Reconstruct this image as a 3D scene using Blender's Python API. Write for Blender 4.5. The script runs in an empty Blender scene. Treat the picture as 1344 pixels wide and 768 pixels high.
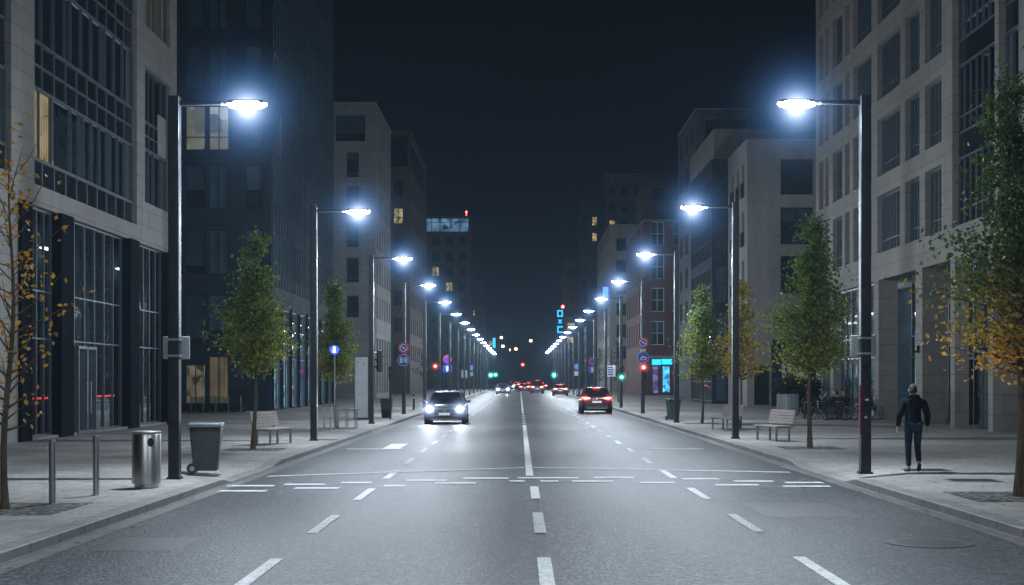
import bpy, bmesh, math, random
from mathutils import Vector, Matrix, noise
R = math.radians
random.seed(7)
sc = bpy.context.scene
col = sc.collection

# ------------------------------------------------------------------ helpers
class MB:
    def __init__(s): s.v = []; s.f = []; s.m = []
    def add(s, vs, fs, m=0):
        o = len(s.v); s.v += [tuple(p) for p in vs]
        for f in fs: s.f.append([i + o for i in f]); s.m.append(m)
    def quad(s, a, b, c, d, m=0): s.add([a, b, c, d], [(0, 1, 2, 3)], m)
    def box(s, x0, x1, y0, y1, z0, z1, m=0, M=None):
        vs = [(x, y, z) for z in (z0, z1) for y in (y0, y1) for x in (x0, x1)]
        if M is not None: vs = [M @ Vector(p) for p in vs]
        s.add(vs, [(0, 2, 3, 1), (4, 5, 7, 6), (0, 1, 5, 4), (2, 6, 7, 3), (0, 4, 6, 2), (1, 3, 7, 5)], m)
    def pts8(s, vs, m=0):
        s.add(vs, [(0, 2, 3, 1), (4, 5, 7, 6), (0, 1, 5, 4), (2, 6, 7, 3), (0, 4, 6, 2), (1, 3, 7, 5)], m)
    def ring(s, c, d, r, n, ry=None):
        d = Vector(d).normalized()
        a = d.orthogonal().normalized() if abs(d.z) > .9 else d.cross(Vector((0, 0, 1))).normalized()
        b = d.cross(a)
        return [Vector(c) + a * math.cos(t) * r + b * math.sin(t) * (ry or r) for t in [2 * math.pi * i / n for i in range(n)]]
    def tube(s, pts, rad, n=8, m=0, cap=True):
        pts = [Vector(p) for p in pts]
        if not isinstance(rad, (list, tuple)): rad = [rad] * len(pts)
        o = len(s.v)
        for i, p in enumerate(pts):
            d = pts[min(i + 1, len(pts) - 1)] - pts[max(i - 1, 0)]
            s.v += [tuple(q) for q in s.ring(p, d, rad[i], n)]
        for i in range(len(pts) - 1):
            for k in range(n):
                a = o + i * n + k; b = o + i * n + (k + 1) % n
                s.f.append([a, b, b + n, a + n]); s.m.append(m)
        if cap:
            s.f.append([o + k for k in range(n)][::-1]); s.m.append(m)
            e = o + (len(pts) - 1) * n
            s.f.append([e + k for k in range(n)]); s.m.append(m)
    def lathe(s, prof, n=24, c=(0, 0, 0), M=None, m=0):
        o = len(s.v)
        for r, z in prof:
            for k in range(n):
                t = 2 * math.pi * k / n
                p = Vector((r * math.cos(t), r * math.sin(t), z))
                if M is not None: p = M @ p
                s.v.append(tuple(p + Vector(c)))
        for i in range(len(prof) - 1):
            for k in range(n):
                a = o + i * n + k; b = o + i * n + (k + 1) % n
                s.f.append([a, b, b + n, a + n]); s.m.append(m)
        s.f.append([o + k for k in range(n)][::-1]); s.m.append(m)
        e = o + (len(prof) - 1) * n
        s.f.append([e + k for k in range(n)]); s.m.append(m)
    def ell(s, c, r, n=12, k=8, lo=-90, hi=90, M=None, m=0):
        prof = []
        for i in range(k + 1):
            t = R(lo + (hi - lo) * i / k); prof.append((max(math.cos(t), .001), math.sin(t)))
        S = Matrix.Diagonal((r[0], r[1], r[2])).to_4x4()
        s.lathe(prof, n, c, (M @ S) if M is not None else S, m)
    def build(s, name, mat, parent=None, smooth=False, bevel=0, kind=None):
        me = bpy.data.meshes.new(name); me.from_pydata(s.v, [], s.f)
        for mt in (mat if isinstance(mat, (list, tuple)) else [mat]): me.materials.append(mt)
        if any(s.m): me.polygons.foreach_set('material_index', s.m)
        if smooth: me.polygons.foreach_set('use_smooth', [True] * len(me.polygons))
        me.update()
        bm = bmesh.new(); bm.from_mesh(me); bmesh.ops.recalc_face_normals(bm, faces=bm.faces); bm.to_mesh(me); bm.free()
        o = bpy.data.objects.new(name, me); col.objects.link(o); o.parent = parent
        if bevel:
            b = o.modifiers.new('Bevel', 'BEVEL'); b.width = bevel; b.segments = 2; b.limit_method = 'ANGLE'; b.angle_limit = R(40)
            me.polygons.foreach_set('use_smooth', [True] * len(me.polygons))
            w = o.modifiers.new('Normals', 'WEIGHTED_NORMAL')
        elif smooth:
            me.set_sharp_from_angle(angle=R(42))
        if kind: o['kind'] = kind
        return o

def tag(o, label, cat, group=None):
    o['label'] = label; o['category'] = cat
    if group: o['group'] = group
    return o
def thing(name, label, cat, loc=(0, 0, 0), rz=0, group=None):
    o = bpy.data.objects.new(name, None); o.empty_display_size = .2; col.objects.link(o)
    o.location = loc; o.rotation_euler = (0, 0, rz)
    return tag(o, label, cat, group)
def copy_tree(o, parent=None):
    c = o.copy(); col.objects.link(c); c.parent = parent
    for ch in list(o.children): copy_tree(ch, c)
    return c
def dup(o, label, loc, rz=None, group=None):
    c = copy_tree(o); c['label'] = label; c.location = loc
    if rz is not None: c.rotation_euler = (0, 0, rz)
    if group: c['group'] = group
    return c

# ------------------------------------------------------------------ materials
class NT:
    def __init__(s, name):
        s.mat = bpy.data.materials.new(name); s.mat.use_nodes = True
        s.t = s.mat.node_tree; s.t.nodes.clear()
        s.out = s.n('ShaderNodeOutputMaterial')
    def n(s, ty, **kw):
        x = s.t.nodes.new(ty)
        for k, v in kw.items(): setattr(x, k, v)
        return x
    def l(s, a, b): s.t.links.new(a, b)
    def pos(s):
        return s.n('ShaderNodeTexCoord').outputs['Object']
    def noise(s, vec, scale, detail=4, rough=.55, sc3=None):
        if sc3:
            mp = s.n('ShaderNodeMapping'); mp.inputs['Scale'].default_value = sc3; s.l(vec, mp.inputs[0]); vec = mp.outputs[0]
        x = s.n('ShaderNodeTexNoise'); x.inputs['Scale'].default_value = scale; x.inputs['Detail'].default_value = detail
        x.inputs['Roughness'].default_value = rough; s.l(vec, x.inputs['Vector']); return x.outputs['Fac']
    def ramp(s, fac, stops):
        r = s.n('ShaderNodeValToRGB'); e = r.color_ramp.elements
        while len(e) < len(stops): e.new(.5)
        for i, (p, c) in enumerate(stops):
            e[i].position = p; e[i].color = (c[0], c[1], c[2], 1) if isinstance(c, (tuple, list)) else (c, c, c, 1)
        s.l(fac, r.inputs[0]); return r.outputs[0]
    def math(s, op, a, b=None, c=None):
        m = s.n('ShaderNodeMath', operation=op)
        for i, x in enumerate((a, b, c)):
            if x is None: continue
            if isinstance(x, (int, float)): m.inputs[i].default_value = x
            else: s.l(x, m.inputs[i])
        return m.outputs[0]
    def mix(s, f, a, b, blend='MIX'):
        m = s.n('ShaderNodeMix', data_type='RGBA', blend_type=blend)
        for i, x in ((0, f), (6, a), (7, b)):
            if isinstance(x, (int, float)): m.inputs[i].default_value = x
            elif isinstance(x, (tuple, list)): m.inputs[i].default_value = (*x[:3], 1)
            else: s.l(x, m.inputs[i])
        return m.outputs[2]
    def bsdf(s, col, rough=.5, metal=0., spec=.5, bump=None, bs=.3, bd=.02, coat=0):
        p = s.n('ShaderNodeBsdfPrincipled')
        for k, x in (('Base Color', col), ('Roughness', rough), ('Metallic', metal), ('Specular IOR Level', spec), ('Coat Weight', coat)):
            if isinstance(x, (int, float)): p.inputs[k].default_value = x
            elif isinstance(x, (tuple, list)): p.inputs[k].default_value = (*x[:3], 1)
            else: s.l(x, p.inputs[k])
        if bump is not None:
            b = s.n('ShaderNodeBump'); b.inputs['Strength'].default_value = bs; b.inputs['Distance'].default_value = bd
            s.l(bump, b.inputs['Height']); s.l(b.outputs[0], p.inputs['Normal'])
        return p
    def fin(s, sh):
        s.l(sh.outputs[0] if hasattr(sh, 'outputs') else sh, s.out.inputs[0]); return s.mat

def pm(name, c, rough=.5, metal=0., var=.25, scale=6., spec=.5, bump=0., bscale=40., coat=0, sc3=None):
    t = NT(name); v = t.pos(); f = t.noise(v, scale, 5, .6, sc3)
    a = tuple(x * (1 - var) for x in c); b = tuple(min(1, x * (1 + var)) for x in c)
    cc = t.ramp(f, [(.3, a), (.7, b)])
    rr = t.math('MULTIPLY_ADD', f, .25, rough - .12)
    bp = t.noise(v, bscale, 3) if bump else None
    return t.fin(t.bsdf(cc, rr, metal, spec, bp, bump, .01, coat))
def em(name, c, k):
    t = NT(name); e = t.n('ShaderNodeEmission'); e.inputs[0].default_value = (*c, 1); e.inputs[1].default_value = k
    t.mat.cycles.emission_sampling = 'NONE' if k < 3 else 'AUTO'
    return t.fin(e)
def glow(name, c, k, sampled=False):
    m = em(name, c, k); m.cycles.emission_sampling = 'AUTO' if sampled else 'NONE'; return m

def wallvec(t):
    sx = t.n('ShaderNodeSeparateXYZ'); t.l(t.pos(), sx.inputs[0])
    u = t.math('ADD', sx.outputs[0], sx.outputs[1]); cb = t.n('ShaderNodeCombineXYZ')
    t.l(u, cb.inputs[0]); t.l(sx.outputs[2], cb.inputs[1]); return cb.outputs[0], sx
def masonry(name, c1, c2, cm, bw, bh, ms=.008, rough=.75, bs=.4, dirt=.3, spec=.3):
    t = NT(name); vec, sx = wallvec(t)
    b = t.n('ShaderNodeTexBrick'); t.l(vec, b.inputs['Vector']); b.inputs['Scale'].default_value = 1
    b.inputs['Brick Width'].default_value = bw; b.inputs['Row Height'].default_value = bh
    b.inputs['Mortar Size'].default_value = ms; b.inputs['Mortar Smooth'].default_value = .2
    for k, c in (('Color1', c1), ('Color2', c2), ('Mortar', cm)): b.inputs[k].default_value = (*c, 1)
    n1 = t.noise(t.pos(), .5, 6, .65, (1, 1, .35)); n2 = t.noise(t.pos(), 14, 4)
    d = t.ramp(n1, [(.3, 1 - dirt), (.7, 1.0)]); g = t.ramp(n2, [(.3, .9), (.7, 1.06)])
    cc = t.mix(1, t.mix(1, b.outputs['Color'], d, 'MULTIPLY'), g, 'MULTIPLY')
    h = t.math('SUBTRACT', t.math('MULTIPLY', n2, .25), b.outputs['Fac'])
    return t.fin(t.bsdf(cc, rough, 0, spec, h, bs, .012))

def glass_pane(name, tint, refl=.22, wav=.03):
    t = NT(name); v = t.pos()
    lw = t.n('ShaderNodeLayerWeight'); lw.inputs['Blend'].default_value = .25
    nz = t.noise(v, .8, 2); b = t.n('ShaderNodeBump'); b.inputs['Strength'].default_value = wav; b.inputs['Distance'].default_value = .4
    t.l(nz, b.inputs['Height'])
    oi = t.n('ShaderNodeObjectInfo')
    g = t.n('ShaderNodeBsdfGlossy'); g.inputs['Roughness'].default_value = .02; g.inputs['Color'].default_value = (.85, .95, 1, 1)
    t.l(b.outputs[0], g.inputs['Normal']); t.l(b.outputs[0], lw.inputs['Normal'])
    tr = t.n('ShaderNodeBsdfTransparent'); tr.inputs[0].default_value = (*tint, 1)
    f = t.math('MULTIPLY_ADD', lw.outputs['Fresnel'], .85, refl * .35)
    f = t.math('MINIMUM', f, .85)
    m = t.n('ShaderNodeMixShader'); t.l(f, m.inputs[0]); t.l(tr.outputs[0], m.inputs[1]); t.l(g.outputs[0], m.inputs[2])
    return t.fin(m)

def lit_room(name, c, k, style=0):
    """a lit interior seen through a window: curtain folds, shelves or screens in its emission"""
    t = NT(name); v = t.pos(); e = t.n('ShaderNodeEmission')
    sx = t.n('ShaderNodeSeparateXYZ'); t.l(v, sx.inputs[0])
    u = t.math('ADD', sx.outputs[0], sx.outputs[1])
    if style == 0:      # curtain folds
        w = t.n('ShaderNodeTexWave'); w.inputs['Scale'].default_value = 1.6; w.inputs['Distortion'].default_value = 1.5
        cb = t.n('ShaderNodeCombineXYZ'); t.l(u, cb.inputs[0]); t.l(t.math('MULTIPLY', sx.outputs[2], .06), cb.inputs[1]); t.l(cb.outputs[0], w.inputs[0])
        f = t.ramp(w.outputs['Fac'], [(.0, .45), (.8, 1.)])
    else:               # blocks: furniture, shelves, displays
        cb = t.n('ShaderNodeCombineXYZ'); t.l(u, cb.inputs[0]); t.l(sx.outputs[2], cb.inputs[1])
        vo = t.n('ShaderNodeTexVoronoi', distance='CHEBYCHEV'); vo.inputs['Scale'].default_value = {1: 2.2, 2: 1.6, 3: .8, 4: 4.5}[style]; t.l(cb.outputs[0], vo.inputs['Vector'])
        f = t.ramp(vo.outputs['Color'], [(.1, .06), (.5, .5), (.9, 1.)])
    cc = t.mix(1, t.mix(1, f, t.ramp(t.noise(v, .9, 3), [(.3, .5), (.7, 1.1)]), 'MULTIPLY'), c, 'MULTIPLY')
    if style in (2, 4):
        cc = t.mix(.55, cc, t.mix(1, vo.outputs['Color'], c, 'MULTIPLY'))
    t.l(cc, e.inputs[0]); e.inputs[1].default_value = k
    t.mat.cycles.emission_sampling = 'NONE'
    return t.fin(e)

M = {}
M['stone'] = masonry('light_stone', (.36, .345, .32), (.32, .306, .288), (.15, .145, .136), 2.4, .62, .012)
M['stone_warm'] = masonry('beige_stone', (.37, .345, .31), (.33, .308, .278), (.16, .15, .138), 2.1, .72, .012)
M['stone_grey'] = masonry('grey_stone', (.36, .35, .345), (.32, .315, .31), (.17, .165, .16), 1.5, .75, .014)
M['render_pale'] = masonry('pale_render', (.40, .385, .37), (.385, .37, .355), (.33, .32, .31), 3.2, 1.2, .01, dirt=.4)
M['brown'] = masonry('brown_brick', (.14, .1, .085), (.11, .08, .07), (.08, .07, .065), .5, .16, .012)
M['red_brick'] = masonry('red_brick', (.19, .068, .054), (.15, .054, .044), (.16, .14, .125), .5, .16, .014)
M['grey_far'] = masonry('grey_concrete', (.42, .41, .4), (.37, .36, .355), (.24, .24, .24), 2.4, 1.2, .014)
M['dark_clad'] = masonry('dark_cladding', (.034, .048, .064), (.045, .062, .08), (.016, .022, .028), 1.2, 1.4, .016, rough=.7, spec=.06)
M['tower_clad'] = masonry('grey_tower_cladding', (.13, .15, .18), (.16, .18, .21), (.06, .065, .075), 1.6, 1.9, .03, rough=.7, spec=.1)
M['spandrel'] = pm('spandrel_glass', (.012, .017, .021), .12, 0, .3, 1.5)
M['inner'] = pm('dim_interior', (.03, .05, .062), .8, 0, .6, .7)
M['frame_dark'] = pm('dark_window_frame', (.035, .04, .045), .4, .3, .2)
M['fin'] = pm('dark_fin', (.09, .13, .165), .6, 0, .2, 3, .15)
M['frame_grey'] = pm('grey_aluminium', (.11, .13, .15), .5, .2, .15, 6, .3)
M['frame_white'] = pm('white_frame', (.6, .6, .58), .5)
M['shade'] = pm('grey_roller_shade', (.3, .38, .43), .8, 0, .45, .5)
M['blind'] = pm('window_blind', (.3, .31, .31), .8, 0, .12, 3)
M['pane'] = glass_pane('window_glass', (.48, .6, .65), .2)
M['pane_lobby'] = glass_pane('lobby_glass', (.52, .64, .68), .55, .012)
M['pane_clear'] = glass_pane('shop_glass', (.72, .8, .82), .12, .012)
M['concrete'] = pm('concrete', (.3, .3, .29), .8, 0, .2, 3, .3, .15, 60)
M['roof'] = pm('roofing', (.06, .06, .065), .85)
M['pole'] = pm('anthracite_paint', (.03, .034, .04), .38, .35, .25, 4, .5, .05, 120)
M['steel'] = pm('brushed_steel', (.5, .5, .49), .33, 1, .12, 3, .5, .1, 60, 0, (1, 1, .1))
M['galv'] = pm('galvanised_steel', (.34, .36, .38), .5, .8, .25, 9)
M['black'] = pm('black_plastic', (.018, .018, .02), .5)
M['rubber'] = pm('tyre_rubber', (.016, .016, .017), .8)
M['bin_grey'] = pm('grey_bin_plastic', (.03, .034, .038), .42, 0, .2, 5)
M['bin_lid'] = pm('bin_lid_plastic', (.06, .075, .088), .4, 0, .2, 5)
M['bin_green'] = pm('green_bin_plastic', (.025, .05, .035), .5)
M['wood'] = pm('weathered_wood', (.34, .3, .285), .65, 0, .3, 3, .3, .3, 40, 0, (1, 12, 12))
M['bark'] = pm('bark', (.11, .085, .06), .9, 0, .45, 9, .2, .9, 30, 0, (1, 1, .3))
M['sign_white'] = pm('sign_white', (.75, .76, .78), .4, 0, .06)
M['sign_back'] = pm('sign_back', (.4, .43, .45), .5, .4, .2, 12)
M['sign_back_dark'] = pm('grey_shirt', (.05, .052, .058), .8)
M['sign_red'] = pm('sign_red', (.62, .02, .03), .4, 0, .08)
M['sign_blue'] = pm('sign_blue', (.012, .07, .55), .4, 0, .08)
M['lens_white'] = glow('lamp_lens', (.88, .95, 1.), 55)
M['head_light'] = glow('car_headlight', (.86, .9, 1.), 75)
M['tail_light'] = glow('car_tail_light', (1, .05, .035), 9)
M['tail_core'] = glow('car_tail_core', (1, .3, .2), 32)
M['sig_red'] = glow('signal_red', (1, .05, .06), 22)
M['sig_green'] = glow('signal_green', (.05, .95, .75), 16)
M['sig_off'] = pm('signal_dark_lens', (.03, .03, .03), .2)
M['car_dark'] = pm('dark_blue_car_paint', (.085, .11, .16), .3, .3, .1, 2, .5, 0, 1, .8)
M['car_red'] = pm('dark_red_car_paint', (.06, .012, .016), .3, .3, .1, 2, .5, 0, 1, .8)
M['car_grey'] = pm('grey_car_paint', (.08, .085, .095), .3, .4, .1, 2, .5, 0, 1, .8)
M['car_glass'] = pm('car_glass', (.012, .016, .02), .08, 0, .2, 2, .8)
M['chrome'] = pm('chrome', (.6, .62, .64), .2, 1, .1)
M['plate'] = pm('number_plate', (.72, .73, .74), .4, 0, .05)
M['skin'] = pm('skin', (.46, .29, .22), .55, 0, .1, 20)
M['hair'] = pm('dark_hair', (.035, .028, .024), .7, 0, .3, 40)
M['hair_red'] = pm('auburn_hair', (.16, .06, .03), .7, 0, .3, 40)
M['hair_grey'] = pm('cropped_grey_hair', (.05, .04, .036), .8, 0, .3, 60)
M['jacket'] = pm('navy_jacket', (.012, .015, .02), .85, 0, .4, 14, .12, .5, 30)
M['jacket_black'] = pm('black_jacket', (.012, .012, .014), .75, 0, .3, 14)
M['jacket_blue'] = pm('dark_blue_jacket', (.02, .03, .05), .75, 0, .3, 14)
M['jeans'] = pm('dark_jeans', (.02, .034, .055), .8, 0, .35, 16, .3, .3, 80)
M['shoe'] = pm('brown_shoe', (.06, .027, .018), .6, 0, .3, 14)
M['hi_red'] = pm('red_cloth', (.5, .04, .03), .7)
M['cloth_blue'] = pm('blue_cloth', (.03, .12, .35), .7)
M['planter'] = pm('ribbed_zinc', (.4, .42, .43), .5, .5, .15)

# asphalt
t = NT('asphalt'); v = t.pos()
fine = t.noise(v, 55, 3, .7); fine2 = t.noise(v, 17, 3, .6); patch = t.noise(v, .35, 5, .6, (1, .22, 1)); wear = t.noise(v, 1.2, 3, .5, (1, .05, 1))
vo = t.n('ShaderNodeTexVoronoi'); vo.inputs['Scale'].default_value = 30; t.l(v, vo.inputs['Vector'])
big = t.noise(v, .12, 4, .6, (1, .35, 1)); mid = t.noise(v, 6, 4, .7)
base = t.ramp(patch, [(.3, (.038, .041, .046)), (.52, (.06, .064, .071)), (.7, (.084, .088, .096))])
base = t.mix(1, t.mix(1, base, t.ramp(big, [(.35, .72), (.65, 1.2)]), 'MULTIPLY'), t.ramp(mid, [(.3, .6), (.7, 1.35)]), 'MULTIPLY')
sp = t.ramp(vo.outputs['Color'], [(.0, .35), (.5, .8), (.9, 3.0)])
gr = t.ramp(fine, [(.3, .72), (.7, 1.28)])
cc = t.mix(1, t.mix(.75, base, sp, 'MULTIPLY'), gr, 'MULTIPLY')
cc = t.mix(1, cc, t.ramp(wear, [(.3, .78), (.7, 1.18)]), 'MULTIPLY')
cr = t.n('ShaderNodeTexVoronoi', feature='DISTANCE_TO_EDGE'); cr.inputs['Scale'].default_value = .22
dn = t.n('ShaderNodeTexNoise'); dn.inputs['Scale'].default_value = 1.6; t.l(v, dn.inputs['Vector'])
t.l(t.mix(.22, v, dn.outputs['Color']), cr.inputs['Vector'])
crk = t.ramp(cr.outputs['Distance'], [(.0, .32), (.006, 1.)])
cc = t.mix(t.ramp(patch, [(.42, 0.), (.55, .9)]), cc, t.mix(1, cc, crk, 'MULTIPLY'))
rr = t.math('MULTIPLY_ADD', t.math('ADD', patch, fine2), .18, .29)
hh = t.math('ADD', t.math('MULTIPLY', vo.outputs['Distance'], .8), t.math('MULTIPLY', fine, .5))
M['asphalt'] = t.fin(t.bsdf(cc, rr, 0, .3, hh, .5, .012))
M['asphalt_patch'] = pm('patched_asphalt', (.055, .057, .061), .45, 0, .45, 28, .5, .6, 45)
# paint
t = NT('road_paint'); v = t.pos(); a = t.noise(v, 30, 4, .7); b = t.noise(v, 3, 4, .6)
cc = t.mix(1, t.ramp(a, [(.34, (.16, .16, .165)), (.5, (.7, .71, .7))]), t.ramp(b, [(.3, .72), (.6, 1.)]), 'MULTIPLY')
M['paint'] = t.fin(t.bsdf(cc, .55, 0, .4, a, .3, .006))
# paving slabs
def paving(name, c1, c2, cm, bw, bh, ms, rot=False):
    t = NT(name); v = t.pos(); vec = v
    if rot:
        mp = t.n('ShaderNodeMapping'); mp.inputs['Rotation'].default_value = (0, 0, R(90)); t.l(v, mp.inputs[0]); vec = mp.outputs[0]
    b = t.n('ShaderNodeTexBrick'); t.l(vec, b.inputs['Vector']); b.inputs['Scale'].default_value = 1
    b.inputs['Brick Width'].default_value = bw; b.inputs['Row Height'].default_value = bh; b.inputs['Mortar Size'].default_value = ms
    b.inputs['Mortar Smooth'].default_value = .1; b.inputs['Bias'].default_value = -.1
    for k, c in (('Color1', c1), ('Color2', c2), ('Mortar', cm)): b.inputs[k].default_value = (*c, 1)
    n1 = t.noise(v, .45, 6, .65); n2 = t.noise(v, 40, 3, .6); n3 = t.noise(v, 4, 4, .6)
    cc = t.mix(1, b.outputs['Color'], t.ramp(n1, [(.3, .66), (.7, 1.12)]), 'MULTIPLY')
    cc = t.mix(1, cc, t.ramp(n2, [(.3, .82), (.7, 1.15)]), 'MULTIPLY')
    cc = t.mix(1, cc, t.ramp(n3, [(.35, .85), (.6, 1.04)]), 'MULTIPLY')
    gv = t.n('ShaderNodeTexVoronoi'); gv.inputs['Scale'].default_value = 2.6; t.l(v, gv.inputs['Vector'])
    cc = t.mix(1, cc, t.ramp(gv.outputs['Distance'], [(.055, .55), (.075, 1.)]), 'MULTIPLY')
    h = t.math('SUBTRACT', t.math('MULTIPLY', n2, .3), b.outputs['Fac'])
    return t.fin(t.bsdf(cc, t.math('MULTIPLY_ADD', n1, .3, .42), 0, .4, h, .5, .008))
M['paving'] = paving('paving_slabs', (.43, .415, .395), (.34, .33, .315), (.11, .108, .104), .62, .31, .009)
M['kerb'] = paving('granite_kerb', (.3, .295, .285), (.25, .247, .24), (.08, .08, .08), 1.0, 50, .012, True)
M['gutter'] = paving('gutter_stone', (.19, .19, .186), (.15, .15, .147), (.06, .06, .06), .5, .32, .014, True)
t = NT('cobbles'); v = t.pos(); vo = t.n('ShaderNodeTexVoronoi'); vo.inputs['Scale'].default_value = 9; t.l(v, vo.inputs['Vector'])
M['cobble'] = t.fin(t.bsdf(t.mix(1, t.ramp(vo.outputs['Distance'], [(.25, (.27, .265, .25)), (.6, (.05, .05, .045))]), t.ramp(vo.outputs['Color'], [(.1, .55), (.9, 1.15)]), 'MULTIPLY'), .8, 0, .3, t.math('MULTIPLY', vo.outputs['Distance'], -1.), 1, .03))
M['iron'] = pm('cast_iron', (.045, .046, .048), .5, .5, .4, 12, .5, .5, 40)
M['earth'] = pm('dark_earth', (.04, .042, .035), .95, 0, .4, .3)

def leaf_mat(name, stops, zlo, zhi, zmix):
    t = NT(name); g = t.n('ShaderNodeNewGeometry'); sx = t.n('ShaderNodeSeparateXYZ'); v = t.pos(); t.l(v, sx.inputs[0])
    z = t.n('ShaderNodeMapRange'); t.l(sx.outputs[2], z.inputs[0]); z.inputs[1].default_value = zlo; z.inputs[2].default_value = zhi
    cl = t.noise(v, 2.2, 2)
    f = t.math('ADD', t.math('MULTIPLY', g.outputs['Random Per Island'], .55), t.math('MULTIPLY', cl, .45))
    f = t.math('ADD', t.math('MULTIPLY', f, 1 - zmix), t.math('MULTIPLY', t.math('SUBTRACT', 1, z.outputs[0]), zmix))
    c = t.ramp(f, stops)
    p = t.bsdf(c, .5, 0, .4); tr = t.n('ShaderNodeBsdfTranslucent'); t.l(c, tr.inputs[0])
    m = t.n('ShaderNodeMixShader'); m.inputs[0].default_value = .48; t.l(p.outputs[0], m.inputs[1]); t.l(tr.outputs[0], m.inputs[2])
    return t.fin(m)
GR = [(.2, (.05, .1, .024)), (.45, (.12, .2, .04)), (.66, (.27, .31, .05)), (.86, (.6, .4, .055))]
M['leaf_green'] = leaf_mat('green_turning_leaves', GR, 2., 5.6, .22)
M['leaf_yellow'] = leaf_mat('yellow_leaves', [(.2, (.12, .16, .03)), (.4, (.36, .32, .04)), (.65, (.62, .42, .05)), (.9, (.6, .28, .04))], 2., 5.2, .15)
M['leaf_orange'] = leaf_mat('orange_leaves', [(.2, (.17, .14, .035)), (.45, (.48, .26, .04)), (.8, (.62, .27, .035))], 1.5, 5., .1)
M['leaf_two'] = leaf_mat('green_to_orange_leaves', [(.2, (.045, .08, .02)), (.44, (.11, .15, .035)), (.57, (.34, .27, .045)), (.74, (.75, .38, .055))], 2.0, 4.2, .5)
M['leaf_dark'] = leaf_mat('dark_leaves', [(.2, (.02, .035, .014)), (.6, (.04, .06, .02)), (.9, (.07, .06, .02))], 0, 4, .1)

# ------------------------------------------------------------------ ground
KL, KR = -5.5, 6.2
def drop(Y):   # kerb height: lowered at the crossing
    def s(a, b, x): x = min(1, max(0, (x - a) / (b - a))); return x * x * (3 - 2 * x)
    return .12 - .095 * (s(26.2, 27.2, Y) - s(31.5, 32.8, Y))
mb = MB(); mb.quad((-3000, -400, -.12), (3000, -400, -.12), (3000, 4000, -.12), (-3000, 4000, -.12)); mb.build('ground', M['earth'], kind='structure')
mb = MB(); mb.box(KL, KR, -60, 720, -.1, 0); mb.build('road', M['asphalt'], kind='structure')
YS = [-60, -20, 0, 10, 20] + [26 + .2 * i for i in range(36)] + [36, 45, 60, 90, 140, 200, 300, 450, 720]
for sgn, K, nm in ((-1, KL, 'pavement'), (1, KR, 'pavement')):
    mb = MB()
    for a, b in zip(YS, YS[1:]):
        xs = [K + sgn * .28, K + sgn * 1.4, K + sgn * 60]
        za, zb = drop(a), drop(b)
        mb.quad((xs[0], a, za), (xs[1], a, .12), (xs[1], b, .12), (xs[0], b, zb))
        mb.quad((xs[1], a, .12), (xs[2], a, .12), (xs[2], b, .12), (xs[1], b, .12))
    mb.build(nm, M['paving'], kind='structure')
    mb = MB()
    for a, b in zip(YS, YS[1:]):
        x0, x1 = K, K + sgn * .28; za, zb = drop(a) + .004, drop(b) + .004
        mb.quad((x0, a, -.05), (x0, a, za - .012), (x0, b, zb - .012), (x0, b, -.05))
        mb.quad((x0, a, za - .012), (x0 + sgn * .012, a, za), (x0 + sgn * .012, b, zb), (x0, b, zb - .012))
        mb.quad((x0 + sgn * .012, a, za), (x1, a, za), (x1, b, zb), (x0 + sgn * .012, b, zb))
        mb.quad((x1, a, za), (x1, a, -.05), (x1, b, -.05), (x1, b, zb))
    mb.build('kerb', M['kerb'], kind='structure')
    mb = MB(); mb.quad((K, -60, .004), (K - sgn * .3, -60, .004), (K - sgn * .3, 720, .004), (K, 720, .004)); mb.build('gutter', M['gutter'], kind='structure')
# markings
mb = MB(); z = .008
def rect(x0, x1, y0, y1): mb.quad((x0, y0, z), (x1, y0, z), (x1, y1, z), (x0, y1, z))
def strip(a, b, w): mb.quad((a[0], a[1] - w / 2, z), (b[0], b[1] - w / 2, z), (b[0], b[1] + w / 2, z), (a[0], a[1] + w / 2, z))
for i in range(-4, 60):
    y0 = 13.05 + 5.0 * i
    if y0 < 36 or y0 > 36:
        rect(-2.71, -2.57, y0, y0 + 2.45)
        rect(3.0, 3.14, y0 + .2, y0 + 2.6)
for y0, y1 in ((-12, -9.4), (-7, -4.4), (-2, .6), (3, 5.6), (8, 10.6), (13.0, 15.6), (18.1, 20.9), (23.3, 26.0)): rect(.19, .34, y0, y1)
rect(.13, .28, 28.9, 61.5)
for i in range(5): rect(.13, .28, 63.5 + i * 3.4, 65 + i * 3.4)
rect(.13, .25, 82, 250)
for a, b, y in ((-5.38, -4.52, 26.17), (-4.39, -3.63, 26.52), (-3.39, -2.8, 27.0), (-2.2, -1.43, 27.62), (-1.12, -.22, 28.2), (-.04, 1.18, 28.3), (1.48, 2.29, 28.41), (3.2, 3.93, 28.01), (4.13, 4.89, 27.37), (5.04, 5.75, 27.0)): rect(a, b, y - .17, y + .17)
for a, b, y in ((-5.28, -4.44, 24.96), (-4.05, -3.25, 25.61), (-2.5, -2.1, 26.17), (-1.6, -.82, 26.88), (-.2, .1, 27.4), (.4, .75, 27.4), (1.01, 1.8, 27.37), (2.28, 2.95, 27.0), (3.63, 4.43, 26.4), (4.82, 5.69, 26.05)): rect(a, b, y - .17, y + .17)
strip((-5.08, 28.75), (.1, 31.6), .26); strip((.31, 31.7), (5.7, 30.0), .26)
for x0, x1 in ((-4.9, -3.3), (3.6, 5.2)): rect(x0, x1, 40.0, 40.35)
rect(-3.9, -3.4, 40.35, 43.4)
mb.build('road_markings', M['paint'], kind='structure')
mb = MB(); rn = random.Random(4)
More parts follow.
